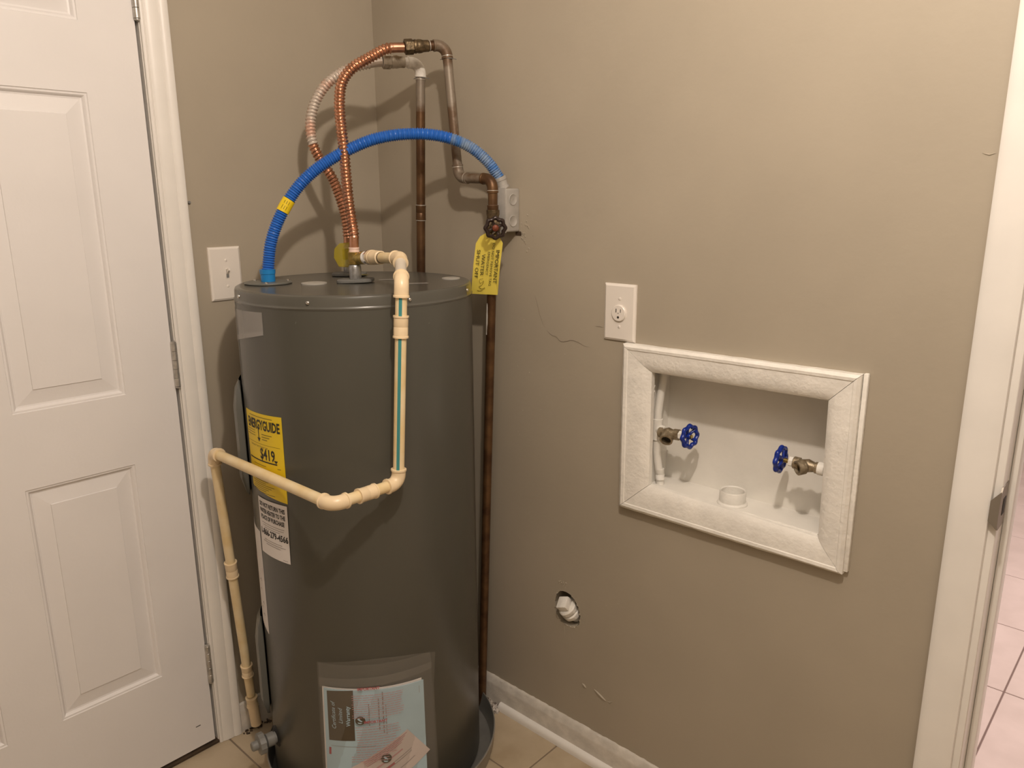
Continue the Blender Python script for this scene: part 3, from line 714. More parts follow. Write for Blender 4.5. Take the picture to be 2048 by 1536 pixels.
bm = bmesh.new(); elbow(bm, E1, E2, E3, RF, .028, rbend=.018); finish('elbow', bm, m_cpvc, cp)
bm = bmesh.new(); elbow(bm, E2, E3, E4, RF, .029, rbend=.020); finish('elbow', bm, m_cpvc, cp)
bm = bmesh.new(); elbow(bm, E3, E4, E5, RF, .031, rbend=.020); finish('elbow', bm, m_cpvc, cp)
bm = bmesh.new(); elbow(bm, E4, E5, E7, RF, .029, rbend=.020); finish('elbow', bm, m_cpvc, cp)
def at_frac(a, b, f): return a.lerp(b, f)
for a, b, f, ln in ((E2, E3, .212, .042), (E3, E4, .50, .040), (E5, E7, .435, .042), (E5, E7, .862, .034)):
    bm = bmesh.new(); coupling(bm, at_frac(a, b, f), b-a, RF, ln); finish('coupling', bm, m_cpvc, cp)
bm = bmesh.new(); coupling(bm, E7+(E7-E5).normalized()*.004, E7-E5, RF, .030); sweep(bm, [E7, E7+Vector((.006, 0, -.075))], .0135, 16); finish('coupling', bm, m_cpvc, cp)
# printed stripe on the pipe, a narrow band along its camera-left front
def stripe(parent, a, b, ang, half, m, nm='stripe'):
    x, y, z = frame_of(b-a, (0, 0, 1) if abs((b-a).normalized().z) < .9 else (1, 0, 0)); bm = bmesh.new(); n = 5; A = []; B = []
    for k in range(n+1):
        t = ang-half+2*half*k/n; e = x*math.cos(t)+y*math.sin(t); A.append(bm.verts.new(a+e*(RP+.00025))); B.append(bm.verts.new(b+e*(RP+.00025)))
    for k in range(n): bm.faces.new((A[k], A[k+1], B[k+1], B[k]))
    finish(nm, bm, m, parent)
ST_A = math.radians(137)
dn = (E3-E2).normalized()
stripe(r1, E2+dn*.026, E3-dn*.026, ST_A, math.radians(16), m_stripe)

# ------------------------------------------------------------------ copper flex connectors
def flex(name, pts, label, m, painted=None, straight0=.028, straight1=.026):
    p, L_ = resample(catmull(pts, .003), .00125)
    P0 = Vector(pts[0]); t = thing(name, label, 'water connector', tuple(P0))
    pitch = .0078
    def rad(s, a):
        e = min(1, max(0, (s-straight0)/.006))*min(1, max(0, (L_-straight1-s)/.006))
        w_ = .5+.5*math.cos(2*PI*(s/pitch)-a); return .0104+e*(.0005+.0027*(w_**1.3-.45))
    if painted:
        k0, k1 = int(len(p)*painted[0]), int(len(p)*painted[1])
        segs = [(0, k0, m), (k0, k1, m_copperp), (k1, len(p)-1, m)] if painted[1] < 1 else [(0, k0, m), (k0, len(p)-1, m_copperp)]
    else: segs = [(0, len(p)-1, m)]
    step = L_/(len(p)-1)
    for a, b, mm in segs:
        bm = bmesh.new(); off = a*step; sweep_twist(bm, p, a, b, lambda s, an: rad(s, an), step)
        finish('corrugated_tube', bm, mm, t)
    return t, p, L_
def sweep_twist(bm, P, i0, i1, rad, step, n=24):
    T = [(P[min(i+1, len(P)-1)]-P[max(i-1, 0)]).normalized() for i in range(len(P))]
    x, y, _ = frame_of(T[0]); rings = []
    for i in range(i1+1):
        x = (x-T[i]*x.dot(T[i])).normalized(); y = T[i].cross(x)
        if i >= i0: rings.append([bm.verts.new(P[i]+(x*math.cos(2*PI*k/n)+y*math.sin(2*PI*k/n))*rad(i*step, 2*PI*k/n)) for k in range(n)])
    for a, b in zip(rings, rings[1:]):
        for i in range(n): bm.faces.new((a[i], a[(i+1) % n], b[(i+1) % n], b[i]))
    bm.faces.new(rings[0][::-1]); bm.faces.new(rings[-1])
f1 = [(-.331, -.3250, 1.2600), (-.3290, -.3235, 1.2950), (-.3244, -.3123, 1.3269), (-.3221, -.302, 1.3694), (-.317, -.2907, 1.4224), (-.3111, -.2801, 1.4753), (-.3069, -.2682, 1.5282), (-.301, -.2591, 1.5757), (-.2891, -.2556, 1.618), (-.2646, -.2628, 1.6495), (-.2277, -.2784, 1.6735), (-.1983, -.2915, 1.6915), (-.1811, -.3, 1.6965), (-.1590, -.3125, 1.6985)]
t1, p1, L1 = flex('copper_flex_connector', f1, 'bright copper corrugated water connector rising from the brass tee, in front', m_copper)
bm = bmesh.new(); coupling(bm, (-.331, -.3250, 1.264), (0, 0, 1), .0112, .010, .0004); finish('pink_collar', bm, m_tape, t1)
f2 = [(-.2505, -.1900, 1.2540), (-.2515, -.1935, 1.2948), (-.2559, -.1929, 1.3351), (-.2621, -.1857, 1.3751), (-.2733, -.1746, 1.4203), (-.292, -.1585, 1.4616), (-.3028, -.1486, 1.4979), (-.3027, -.1456, 1.5417), (-.2907, -.1505, 1.5854), (-.2692, -.1622, 1.6217), (-.2392, -.1802, 1.6496), (-.2054, -.202, 1.667), (-.177, -.2212, 1.6747), (-.1583, -.2342, 1.6780)]
t2, p2, L2 = flex('copper_flex_connector', f2, 'copper corrugated water connector behind the first, whitened by paint overspray on its arch', m_copper, painted=(.47, 1))
bm = bmesh.new(); lathe(bm, (gx, gy, 1.232), (0, 0, 1), [(0, .0145), (.001, .0155), (.024, .0155), (.026, .012)], 36, hexa=True); finish('brass_nut', bm, m_brass, t2)
bm = bmesh.new(); coupling(bm, (gx, gy, 1.262), (0, 0, 1), .0112, .010, .0004); finish('pink_collar', bm, m_tape, t2)

# clear yellow tag hanging behind the fittings
bm = bmesh.new()
ty = [(-.014, -.026), (-.024, -.006), (-.022, .014), (-.010, .026), (.012, .028), (.022, .010), (.020, -.012), (.006, -.028)]
cc = Vector((-.3080, -.2560, 1.2480)); ex = Vector((.72, -.69, 0)); ez = Vector((.0, .0, 1)); nn = ex.cross(ez)
a = [bm.verts.new(cc+ex*x+ez*z+nn*.0005) for x, z in ty]; b = [bm.verts.new(cc+ex*x+ez*z-nn*.0005) for x, z in ty]
bm.faces.new(a); bm.faces.new(b[::-1])
for i in range(8): bm.faces.new((a[i], a[(i+1) % 8], b[(i+1) % 8], b[i]))
tag(finish('valve_tag', bm, m_yelclear, smooth=False), 'small translucent yellow tag hanging behind the brass tee', 'tag')
bm = bmesh.new(); lathe(bm, (-.262, -.242, 1.1980), (.1, .1, 1), [(0, .001), (0, .024), (.0008, .024), (.0008, .001)], 24, cap0=False, cap1=False)
tag(finish('lid_tag', bm, m_yelclear, smooth=False), 'translucent yellow tag lying flat on the heater lid behind the fitting', 'tag')

# ------------------------------------------------------------------ rigid copper risers on the right wall
def elb_c(a, c_, b, t, m=m_pipe, r=.0124, arm=.030):
    bm = bmesh.new(); elbow(bm, a, c_, b, r, arm, rbend=.023, lip=.0006); return finish('elbow', bm, m, t)
def solder(c_, ax_, t, r=.0119):
    bm = bmesh.new(); lathe(bm, Vector(c_)-Vector(ax_).normalized()*.0012, ax_, [(0, r*.92), (.0006, r), (.0018, r), (.0024, r*.92)], 20); finish('solder_joint', bm, m_solder, t)
RC = .0109
A0 = Vector((-.1600, -.3150, 1.6990)); A1 = Vector((-.0740, -.3590, 1.7090)); A2 = Vector((-.0700, -.3870, 1.4180)); A3 = Vector((-.0700, -.4965, 1.4135)); A4 = Vector((-.0700, -.4965, 1.3100)); A5 = Vector((-.0500, -.4150, .0050))
s1 = thing('copper_riser', 'brown oxidised copper pipe stepping sideways above the shut-off valve and down', 'pipe', (A5.x, A5.y, 0))
def run(a, b, t, m=m_pipe, r=RC, i0=.020, i1=.020):
    a, b = Vector(a), Vector(b); u9 = (b-a).normalized(); return finish('pipe_run', tube(a+u9*i0, b-u9*i1, r, 20), m, t)
run(A0, A1, s1, m_pipe, i0=0); run(A1, A2, s1, m_pipeg); run(A2, A3, s1, m_pipeg); run(A3, A4, s1, m_pipe, i1=0); run(A4, A5, s1, m_pipe, i0=0, i1=0)
elb_c(A0, A1, A2, s1, m_pipeg); elb_c(A1, A2, A3, s1, m_pipeg); elb_c(A2, A3, A4, s1, m_pipe)
u_ = (A1-A0).normalized()
bm = bmesh.new(); lathe(bm, A0, u_, [(0, .0145), (.001, .0168), (.019, .0168), (.021, .0145)], 36, hexa=True)
lathe(bm, A0+u_*.021, u_, [(0, .0140), (.004, .0152), (.008, .0138), (.011, .0150), (.017, .0145), (.022, .0128), (.034, .0125), (.035, .011)], 26); finish('union_nut', bm, m_brassd, s1)
solder(A0+u_*.058, u_, s1); dn1 = (A2-A1).normalized()
solder(A1+dn1*.0245, dn1, s1, .0128); solder(A2-dn1*.0245, dn1, s1, .0128); solder(A2+(A3-A2).normalized()*.0245, A3-A2, s1, .0128); solder(A3+Vector((0, 0, -.025)), (0, 0, 1), s1, .0128); solder(A3+Vector((0, 0, -.058)), (0, 0, 1), s1, .0128)
bm = bmesh.new(); coupling(bm, A3+Vector((0, 0, -.072)), (0, 0, 1), .0126, .030, .0004); finish('coupling', bm, m_pipe, s1)
# peeling white paint on the lower pipe, behind the tag
dpl = (A5-A4).normalized()
for f, ln, ang in ((.135, .075, 195), (.145, .10, 330), (.23, .06, 330), (.28, .04, 335)):
    bm = bmesh.new(); x, y, z = frame_of(dpl); c0 = A4+dpl*(A5-A4).length*f; an = math.radians(ang); g = []
    for k in range(9):
        hw = math.radians(18)*(.5+.5*math.sin(PI*k/8))*random.uniform(.7, 1.1)
        g.append([bm.verts.new(c0+dpl*ln*k/8+(x*math.cos(an+s_*hw)+y*math.sin(an+s_*hw))*(RC+.0006)) for s_ in (-1, 0, 1)])
    for q1, q2 in zip(g, g[1:]):
        for i in range(2): bm.faces.new((q1[i], q1[i+1], q2[i+1], q2[i]))
    finish('paint_flake', bm, m_paint, s1)

B0 = Vector((-.1590, -.2345, 1.6785)); B1 = Vector((-.0740, -.2690, 1.6810)); B2 = Vector((-.0700, -.2380, .004))
s2 = thing('copper_riser', 'straight brown copper pipe nearest the room corner with white painted top elbow', 'pipe', (B2.x, B2.y, 0))
B15 = B1.lerp(B2, .045)
B2b = Vector((-.0700, -.2420, 1.19)); B2 = B2b+(B2b-B1)*((1.19-.004)/(1.681-1.19)); B2.x = -.066; B2.y = -.205
run(B0, B1, s2, m_paint, i0=0); run(B1, B1.lerp(B2b, .22), s2, m_pipeg, i1=0); run(B1.lerp(B2b, .22), B2b, s2, m_pipe, i0=0, i1=0); run(B2b, B2, s2, m_pipe, i0=0, i1=0)
elb_c(B0, B1, B2b, s2, m_paint, r=.0130, arm=.031)
u_ = (B1-B0).normalized()
bm = bmesh.new(); lathe(bm, B0, u_, [(0, .0145), (.001, .0165), (.018, .0165), (.020, .0145)], 36, hexa=True)
lathe(bm, B0+u_*.020, u_, [(0, .0138), (.005, .0150), (.009, .0138), (.013, .0146), (.020, .0128), (.032, .0125), (.033, .011)], 26); finish('union_nut', bm, mat('painted_brass', (.16, .11, .06), .5, .4, col2=(.52, .47, .39), vscale=30, thr=(.42, .55)), s2)
dnb = (B2b-B1).normalized()
for z in (1.645, 1.3555, 1.3190): solder(B1+dnb*(B1.z-z), dnb, s2, .0126)
bm = bmesh.new(); coupling(bm, B1+dnb*(B1.z-1.3372), dnb, .0121, .034, .0004); finish('coupling', bm, m_pipe, s2)
# thin metal straps tying the risers to the wall
for z, y in ((1.647, -.2665), (1.682, -.361)):
    pass
for y, z in ((-.2665, 1.6475), (-.3605, 1.6790)):
    bm = bmesh.new(); sweep(bm, [(-.080, y+.016, z), (-.0855, y, z), (-.076, y-.016, z), (-.058, y-.014, z)], .0009, 6)
    finish('tie_wire', bm, m_drain, s1 if y < -.3 else s2)

# shut-off valve under the riser's step
V = Vector((-.0700, -.4965, 1.3100)); va = Vector((-.60, -.80, 0)).normalized()
va = (Vector((-.1150, -.5475, 1.3080))-V).normalized()
sv = thing('shutoff_valve', 'dark bronze shut-off valve with a black scalloped handwheel above the yellow tag', 'valve', tuple(V-Vector((0, 0, .03))))
bm = bmesh.new(); lathe(bm, V+Vector((0, 0, -.036)), (0, 0, 1), [(0, .0118), (0, .0150), (.010, .0150), (.014, .0135), (.036, .0175), (.058, .0135), (.062, .0150), (.072, .0150), (.072, .0118)], 28)
lathe(bm, V, va, [(0, .013), (.016, .0135), (.018, .0155), (.026, .0155), (.027, .0100), (.040, .0085), (.042, .0060)], 30, hexa=False); finish('valve_body', bm, m_brassd, sv)
Wc = V+va*.062
bm = bmesh.new(); lathe(bm, V+va*.040, va, [(0, .0040), (.026, .0040)], 12); finish('stem', bm, m_brassd, sv)
bm = bmesh.new(); wheel(bm, Wc, va, .0205, .0047, 8, 4, .075, hub=.0085, dish=.004); finish('handwheel', bm, m_dkwheel, sv)
bm = bmesh.new(); lathe(bm, Wc+va*.002, va, [(0, .0070), (.002, .0072), (.0032, .0060), (.004, .0036), (.0055, .0034), (.006, .001)], 24); finish('red_nut', bm, m_rust, sv)
# yellow tag
TL_ = Vector((-.0905, -.4660, 1.2890)); tagdir = None
Tq = {'tl': Vector((-.0960, -.4700, 1.2880)), 'tr': Vector((-.0960, -.5530, 1.2865)), 'br': Vector((-.0800, -.5180, 1.1565)), 'bl': Vector((-.0800, -.4320, 1.1525))}
hang = thing('warning_tag', 'yellow paper warning tag hanging from the black shut-off handwheel', 'tag', tuple((Tq['bl']+Tq['br'])/2))
def TG(s, t, off=0):
    p = Tq['tl'].lerp(Tq['tr'], s).lerp(Tq['bl'].lerp(Tq['br'], s), t); n_ = Vector((-1, -.12, .0)).normalized()
    return p+n_*(off+.004*math.sin(PI*t)*.6)
bm = bmesh.new(); out = [(.13, 0), (.30, -.055), (.45, -.06), (.85, -.01), (1, .09), (1, .5), (1, 1), (.5, 1), (0, 1), (0, .5), (0, .12)]
a = [bm.verts.new(TG(s, t, .0003)) for s, t in out]; b = [bm.verts.new(TG(s, t, -.0003)) for s, t in out]
bm.faces.new(a); bm.faces.new(b[::-1])
for i in range(len(out)): j = (i+1) % len(out); bm.faces.new((a[i], a[j], b[j], b[i]))
bmesh.ops.triangulate(bm, faces=bm.faces)
tgp = finish('tag_sheet', bm, m_yel, hang, smooth=False)
TWd, THt = .086, .134
def tmap(s0, t0): return lambda x, y: TG(s0+y/TWd, t0+x/THt, .0012)
textmesh('tag_print', 'IMPORTANT', .0165, m_ink, hang, tmap(.865, .50), sx=.86)
textmesh('tag_print', 'DO NOT REMOVE TAG', .0105, m_ink, hang, tmap(.690, .47), sx=.92)
textmesh('tag_print', 'EMERGENCY', .0105, m_ink, hang, tmap(.545, .45), sx=.92)
textmesh('tag_print', 'WATER', .0160, m_ink, hang, tmap(.355, .48), sx=.92)
textmesh('tag_print', 'SHUT OFF', .0160, m_ink, hang, tmap(.150, .47), sx=.92)
bm = bmesh.new(); sweep(bm, catmull([TG(s, t, .0012) for s, t in ((.42, .72), (.30, .74), (.34, .80), (.46, .76), (.40, .83), (.30, .86), (.38, .90), (.52, .88), (.36, .94), (.24, .93))], .002), .0004, 5); finish('handwriting', bm, m_inkb, hang)
bm = bmesh.new(); sweep(bm, catmull([TG(.40, .02, .001), V+va*.048+Vector((0, 0, -.010)), V+va*.050+Vector((.006, -.004, .004)), TG(.46, .02, -.001)], .003), .0007, 6); finish('wire_tie', bm, m_steel, hang)

# ------------------------------------------------------------------ junction box and blue conduit
jb = thing('junction_box', 'pale grey metal junction box on the wall behind the shut-off valve', 'junction box', (-.024, -.488, 1.296))
bm = bmesh.new(); box(bm, -.0465, 0, -.5150, -.4620, 1.2960, 1.3930, .004, 3); finish('box_body', bm, m_ebox, jb)
bm = bmesh.new(); box(bm, -.0500, -.0468, -.5165, -.4605, 1.2945, 1.3945, .0012, 2); finish('box_cover', bm, m_ebox, jb)
for z in (1.3685, 1.3205):
    bm = bmesh.new(); lathe(bm, (-.0235, -.5150, z), (0, -1, 0), [(0, .0130), (.0012, .0128), (.0016, .0120), (.0010, .0108), (.0004, .0100), (.0004, .001)], 28, cap1=False); finish('knockout', bm, m_ebox, jb)
bm = bmesh.new(); lathe(bm, (-.0513, -.4885, 1.3865), (-1, 0, 0), [(0, .003), (.0016, .002)], 12); finish('cover_screw', bm, m_steel, jb)
# torn wall paint round the box corner
bm = bmesh.new()
for k in range(26):
    y = -.520-abs(random.gauss(0, .014)); z = 1.300+random.gauss(0, .020); 
    b2 = bmesh.new(); bmesh.ops.create_icosphere(b2, subdivisions=1, radius=random.uniform(.0012, .0034))
    for v in b2.verts: v.co = Vector((v.co.x*.35, v.co.y*random.uniform(.6, 1.3), v.co.z*random.uniform(.6, 1.3)))
    merge(bm, b2, Matrix.Translation((-.0003, y, z)))
o = finish('torn_plaster', bm, m_plaster if False else m_wall, wr); o['kind'] = 'stuff'
bm = bmesh.new(); box(bm, -.0012, .0002, -.5200, -.5030, 1.287, 1.2965); finish('dark_gap', bm, m_dkbrown, wr, smooth=False)

hz = thing('blue_conduit', 'blue corrugated flexible conduit arching from heater top to the wall junction box', 'conduit', (cpx, cpy, 1.1975))
hp_ = [(cpx, cpy, 1.2080), (-.4673, -.1989, 1.2327), (-.4595, -.2004, 1.2753), (-.4446, -.2059, 1.3175), (-.4204, -.2167, 1.3648), (-.3915, -.231, 1.4057), (-.3552, -.2508, 1.4405), (-.3079, -.279, 1.4724), (-.2525, -.315, 1.4993), (-.1943, -.3564, 1.5106), (-.1376, -.4003, 1.507), (-.0907, -.4393, 1.487), (-.0568, -.4684, 1.4525), (-.0340, -.4850, 1.4142)]
p, L_ = resample(catmull(hp_, .003), .00115)
k1 = int(len(p)*.80)
m_bluef = mat('dusty_blue_conduit', (.05, .17, .45), .5, col2=(.22, .30, .42), vscale=40)
for a, b, mm in ((0, k1, m_blue), (k1, len(p)-1, m_bluef)):
    bm = bmesh.new(); sweep_twist(bm, p, a, b, lambda s, an: .0122+.0014*math.cos(2*PI*s/.0052), L_/(len(p)-1)); finish('corrugated_hose', bm, mm, hz)
k2 = int(len(p)*.335); k3 = int(len(p)*.395)
def ringband(p, a, b, r, m, nm, parent):
    bm = bmesh.new(); sweep(bm, p[a:b], r, 24); return finish(nm, bm, m, parent)
k2, k3 = [min(range(len(p)), key=lambda i: abs(p[i].z-z) if i < len(p)*.5 else 9) for z in (1.345, 1.372)]
lb = ringband(p, k2, k3, .0139, m_yellab, 'yellow_label', hz)
km = (k2+k3)//2; tdir = (p[k3]-p[k2]).normalized(); vd = Vector((-1.34, -1.72, 1.37))-p[km]; side = tdir.cross(vd).normalized(); nrm = side.cross(tdir).normalized()
bm = bmesh.new()
for q in range(3):
    s_ = -.006+.005*q; A = p[km]+side*s_+nrm*math.sqrt(.0141**2-s_**2)*1.01
    sweep(bm, [A-tdir*.010, A-tdir*.001], .0004, 5)
    sweep(bm, [A+tdir*.003, A+tdir*.010], .0004, 5)
finish('label_mark', bm, m_ink, lb)['kind'] = 'stuff'
bm = bmesh.new(); lathe(bm, (cpx, cpy, 1.1975), (0, 0, 1), [(0, .0150), (.016, .0155), (.0165, .0165), (.026, .0168), (.0265, .0130)], 28); finish('hose_connector', bm, m_blue2, hz)
bm = bmesh.new(); e_ = p[-1]; lathe(bm, (-.0270, -.4885, 1.3935), (e_-Vector((-.0270, -.4885, 1.3935))), [(0, .0155), (.005, .0155), (.0055, .0135), (.018, .0140), (.019, .0152), (.026, .0152), (.027, .012)], 28); finish('box_connector', bm, m_ebox, hz)

# ------------------------------------------------------------------ wall plates
def plate_on_x(y0, y1, z0, z1, t=.006):
    bm = bmesh.new(); f = .005
    A = [(0, y0, z0), (0, y1, z0), (0, y1, z1), (0, y0, z1)]; B = [(-t*.55, y0+.0005, z0+.0005), (-t*.55, y1-.0005, z0+.0005), (-t*.55, y1-.0005, z1-.0005), (-t*.55, y0+.0005, z1-.0005)]; C_ = [(-t, y0+f, z0+f), (-t, y1-f, z0+f), (-t, y1-f, z1-f), (-t, y0+f, z1-f)]
    R_ = [[bm.verts.new(q) for q in k] for k in (A, B, C_)]
    for a, b in zip(R_, R_[1:]):
        for i in range(4): bm.faces.new((a[i], a[(i+1) % 4], b[(i+1) % 4], b[i]))
    bm.faces.new(R_[-1]); bm.faces.new(R_[0][::-1]); return bm
ot = thing('wall_outlet', 'white single round electrical outlet on the beige wall above the recessed box', 'outlet', (0, -.803, 1.0735))
finish('cover_plate', plate_on_x(-.8428, -.7632, 1.0735, 1.1953), m_plast, ot, smooth=False)
rc = Vector((-.006, -.8033, 1.1335))
bm = bmesh.new(); lathe(bm, rc, (-1, 0, 0), [(0, .0188), (.0003, .0188), (.0004, .0176), (.0030, .0174), (.0040, .0163), (.0042, .001)], 40, cap1=False); rcp = finish('receptacle', bm, m_plast, ot)
bm = bmesh.new(); box(bm, -.01045, -.0098, rc.y+.0045, rc.y+.0064, rc.z+.0015, rc.z+.0095); finish('slot', bm, m_dark, rcp, smooth=False)
bm = bmesh.new(); box(bm, -.01045, -.0098, rc.y-.0064, rc.y-.0050, rc.z+.0020, rc.z+.0090); finish('slot', bm, m_dark, rcp, smooth=False)
bm = bmesh.new(); lathe(bm, rc+Vector((-.0038, 0, -.0085)), (-1, 0, 0), [(0, .0026), (.0008, .0026)], 14); finish('ground_hole', bm, m_dark, rcp, smooth=False)
for z in (1.1640, 1.1045):
    bm = bmesh.new(); lathe(bm, (-.0058, -.8040, z), (-1, 0, 0), [(0, .0034), (.0008, .0033), (.0014, .0022), (.0014, .0005)], 14, cap1=False); finish('plate_screw', bm, m_plast, ot)
sw = thing('light_switch', 'white toggle light switch plate on the wall between door casing and heater', 'light switch', (-.467, 0, 1.14))
bm = plate_on_x(0, .079, 1.1397, 1.2645)
for v in bm.verts: x, y, z = v.co; v.co = Vector((-.5067+y, x, z))
finish('cover_plate', bm, m_plast, sw, smooth=False)
bm = bmesh.new(); box(bm, -.4700, -.4590, -.0066, -.0055, 1.1900, 1.2145, .0003, 1); swf = finish('toggle_frame', bm, m_plast, sw)
bm = bmesh.new(); box(bm, -.4678, -.4612, -.0070, -.0060, 1.1925, 1.2120); finish('toggle_slot', bm, m_drain, swf, smooth=False)
bm = bmesh.new(); vs = [(-.4674, -.006, 1.2000), (-.4616, -.006, 1.2000), (-.4616, -.006, 1.2120), (-.4674, -.006, 1.2120), (-.4668, -.0165, 1.2100), (-.4622, -.0165, 1.2100), (-.4622, -.0155, 1.2155), (-.4668, -.0155, 1.2155)]
V8 = [bm.verts.new(q) for q in vs]
for f in ((0, 1, 2, 3), (4, 5, 6, 7), (0, 1, 5, 4), (1, 2, 6, 5), (2, 3, 7, 6), (3, 0, 4, 7)): bm.faces.new([V8[i] for i in f])
finish('toggle', bm, m_plast, sw, smooth=False)
for z in (1.2330, 1.1730):
    bm = bmesh.new(); lathe(bm, (-.4655, -.0058, z), (0, -1, 0), [(0, .0034), (.0008, .0033), (.0014, .0022), (.0014, .0005)], 14, cap1=False); finish('plate_screw', bm, m_plast, sw)

# ------------------------------------------------------------------ recessed laundry box
lbx = thing('laundry_box', 'white painted wooden frame around a recessed laundry supply box in the wall', 'laundry box', (0, -1.07, .7047))
FO = [(-.8215, 1.0722), (-1.3072, 1.0768), (-1.3095, .7067), (-.8235, .7039)]; FI = [(-.8909, 1.0186), (-1.2539, 1.0220), (-1.2587, .7627), (-.8940, .7695)]
fprof = [(0, 0), (0, -.0150), (.10, -.0205), (.20, -.0200), (.22, -.0185), (.45, -.0180), (.70, -.0165), (.90, -.0130), (1, -.0085), (1, .003)]
for i in range(4):
    j = (i+1) % 4; bm = bmesh.new(); n = 24; rings = []
    for k in range(n+1):
        s = k/n; s = s if 0 < k < n else s
        eps = .0008
        ring = []
        for f, x in fprof:
            a = Vector((0, *FO[i])).lerp(Vector((0, *FI[i])), f); b = Vector((0, *FO[j])).lerp(Vector((0, *FI[j])), f)
            dd = (b-a).normalized(); a2 = a+dd*eps*.6; b2_ = b-dd*eps*.6; q = a2.lerp(b2_, s)
            jt = random.uniform(-.0006, .0006) if f == 0 else random.uniform(-.00015, .00015)
            nz = (Vector((0, *FO[i]))-Vector((0, *FI[i]))); ring.append(bm.verts.new((x+(jt if x < 0 else 0), q.y, q.z+(jt if i in (0, 2) else 0))))
        rings.append(ring)
    m_ = len(fprof)
    for a, b in zip(rings, rings[1:]):
        for q in range(m_-1): bm.faces.new((a[q], a[q+1], b[q+1], b[q]))
    bm.faces.new(rings[0]); bm.faces.new(rings[-1][::-1]); finish('frame_rail', bm, m_rough, lbx)
BX = .090; BL, BRr, BB, BT = -.876, -1.292, .7600, 1.054
bm = bmesh.new(); box(bm, BX, BX+.008, BRr, BL, BB-.004, BT); finish('back_panel', bm, m_box, lbx, smooth=False)
bm = bmesh.new(); box(bm, .001, BX+.004, BRr, BL, BB-.006, BB, .0012, 1); finish('bottom_panel', bm, m_box, lbx, smooth=False)
bm = bmesh.new(); box(bm, .001, BX+.004, BRr, BL, BT, BT+.005); finish('top_panel', bm, m_box, lbx, smooth=False)
bm = bmesh.new(); box(bm, .001, BX+.004, BL, BL+.006, BB-.006, BT); finish('side_panel', bm, m_box, lbx, smooth=False)
bm = bmesh.new(); box(bm, .001, BX+.004, BRr-.006, BRr, BB-.006, BT); finish('side_panel', bm, m_box, lbx, smooth=False)
bm = bmesh.new(); box(bm, -.0095, .0, -1.3165, -1.3082, .7110, 1.0790, .002, 2); finish('edge_strip', bm, m_rough, lbx)
# ragged plaster edge inside the left rail
bm = bmesh.new()
for k in range(90):
    z = .766+(1.022-.766)*k/89; s = random.uniform(.0022, .0050)
    b2 = bmesh.new(); bmesh.ops.create_icosphere(b2, subdivisions=1, radius=s)
    for v in b2.verts: v.co *= random.uniform(.6, 1.2)
    merge(bm, b2, Matrix.Translation((random.uniform(.002, .010), -.8835+random.uniform(-.003, .002), z)))
o = finish('ragged_plaster', bm, m_plaster if False else m_rough, lbx); o['kind'] = 'stuff'
bm = bmesh.new(); box(bm, .000, .012, -.8815, -.8770, .762, 1.03); finish('plaster_edge', bm, m_rough, lbx, smooth=False)
# caulk bead in the bottom corner
bm = bmesh.new(); sweep(bm, [(.002+.001*math.sin(k), -.89-.365*k/30, .7625+random.uniform(-.001, .001)) for k in range(31)], lambda s, a: .003+.0009*math.sin(s*90), 8); finish('caulk_bead', bm, m_rough, lbx)
# drain standpipe
dp = (.040, -1.0640, BB)
bm = bmesh.new(); lathe(bm, dp, (0, 0, 1), [(0, .0305), (.003, .0300), (.006, .0265), (.027, .0262), (.029, .0250), (.027, .0232), (.002, .0230), (.001, .001)], 40, cap1=False, ripple=lambda a, h: 1+.008*math.sin(a*7)+.006*math.sin(a*13))
finish('drain_collar', bm, m_rough, lbx)
# painted supply pipe with tee at the left
sp_ = thing('supply_pipe', 'white painted supply pipe with tee at the left of the recessed box', 'pipe', (.034, -.895, BB))
bm = bmesh.new(); sweep(bm, catmull([(.040, -.8900, 1.060), (.038, -.8905, 1.000), (.034, -.8860, .940), (.032, -.8850, .905), (.032, -.8850, .860), (.033, -.8870, .820), (.036, -.8930, .780), (.037, -.8945, .7600)], .006), .0086, 18); finish('pipe_run', bm, m_box, sp_)
bm = bmesh.new(); lathe(bm, (.032, -.8850, .862), (0, 0, 1), [(0, .009), (0, .0112), (.046, .0112), (.046, .009)], 24); lathe(bm, (.032, -.8850, .8850), (-.2, -1, 0), [(0, .010), (.010, .0112), (.023, .0112), (.023, .009)], 24); finish('tee', bm, m_box, sp_)
bm = bmesh.new(); coupling(bm, (.036, -.8935, .783), (0, .1, 1), .0098, .024, .0003); finish('coupling', bm, m_rough, sp_)
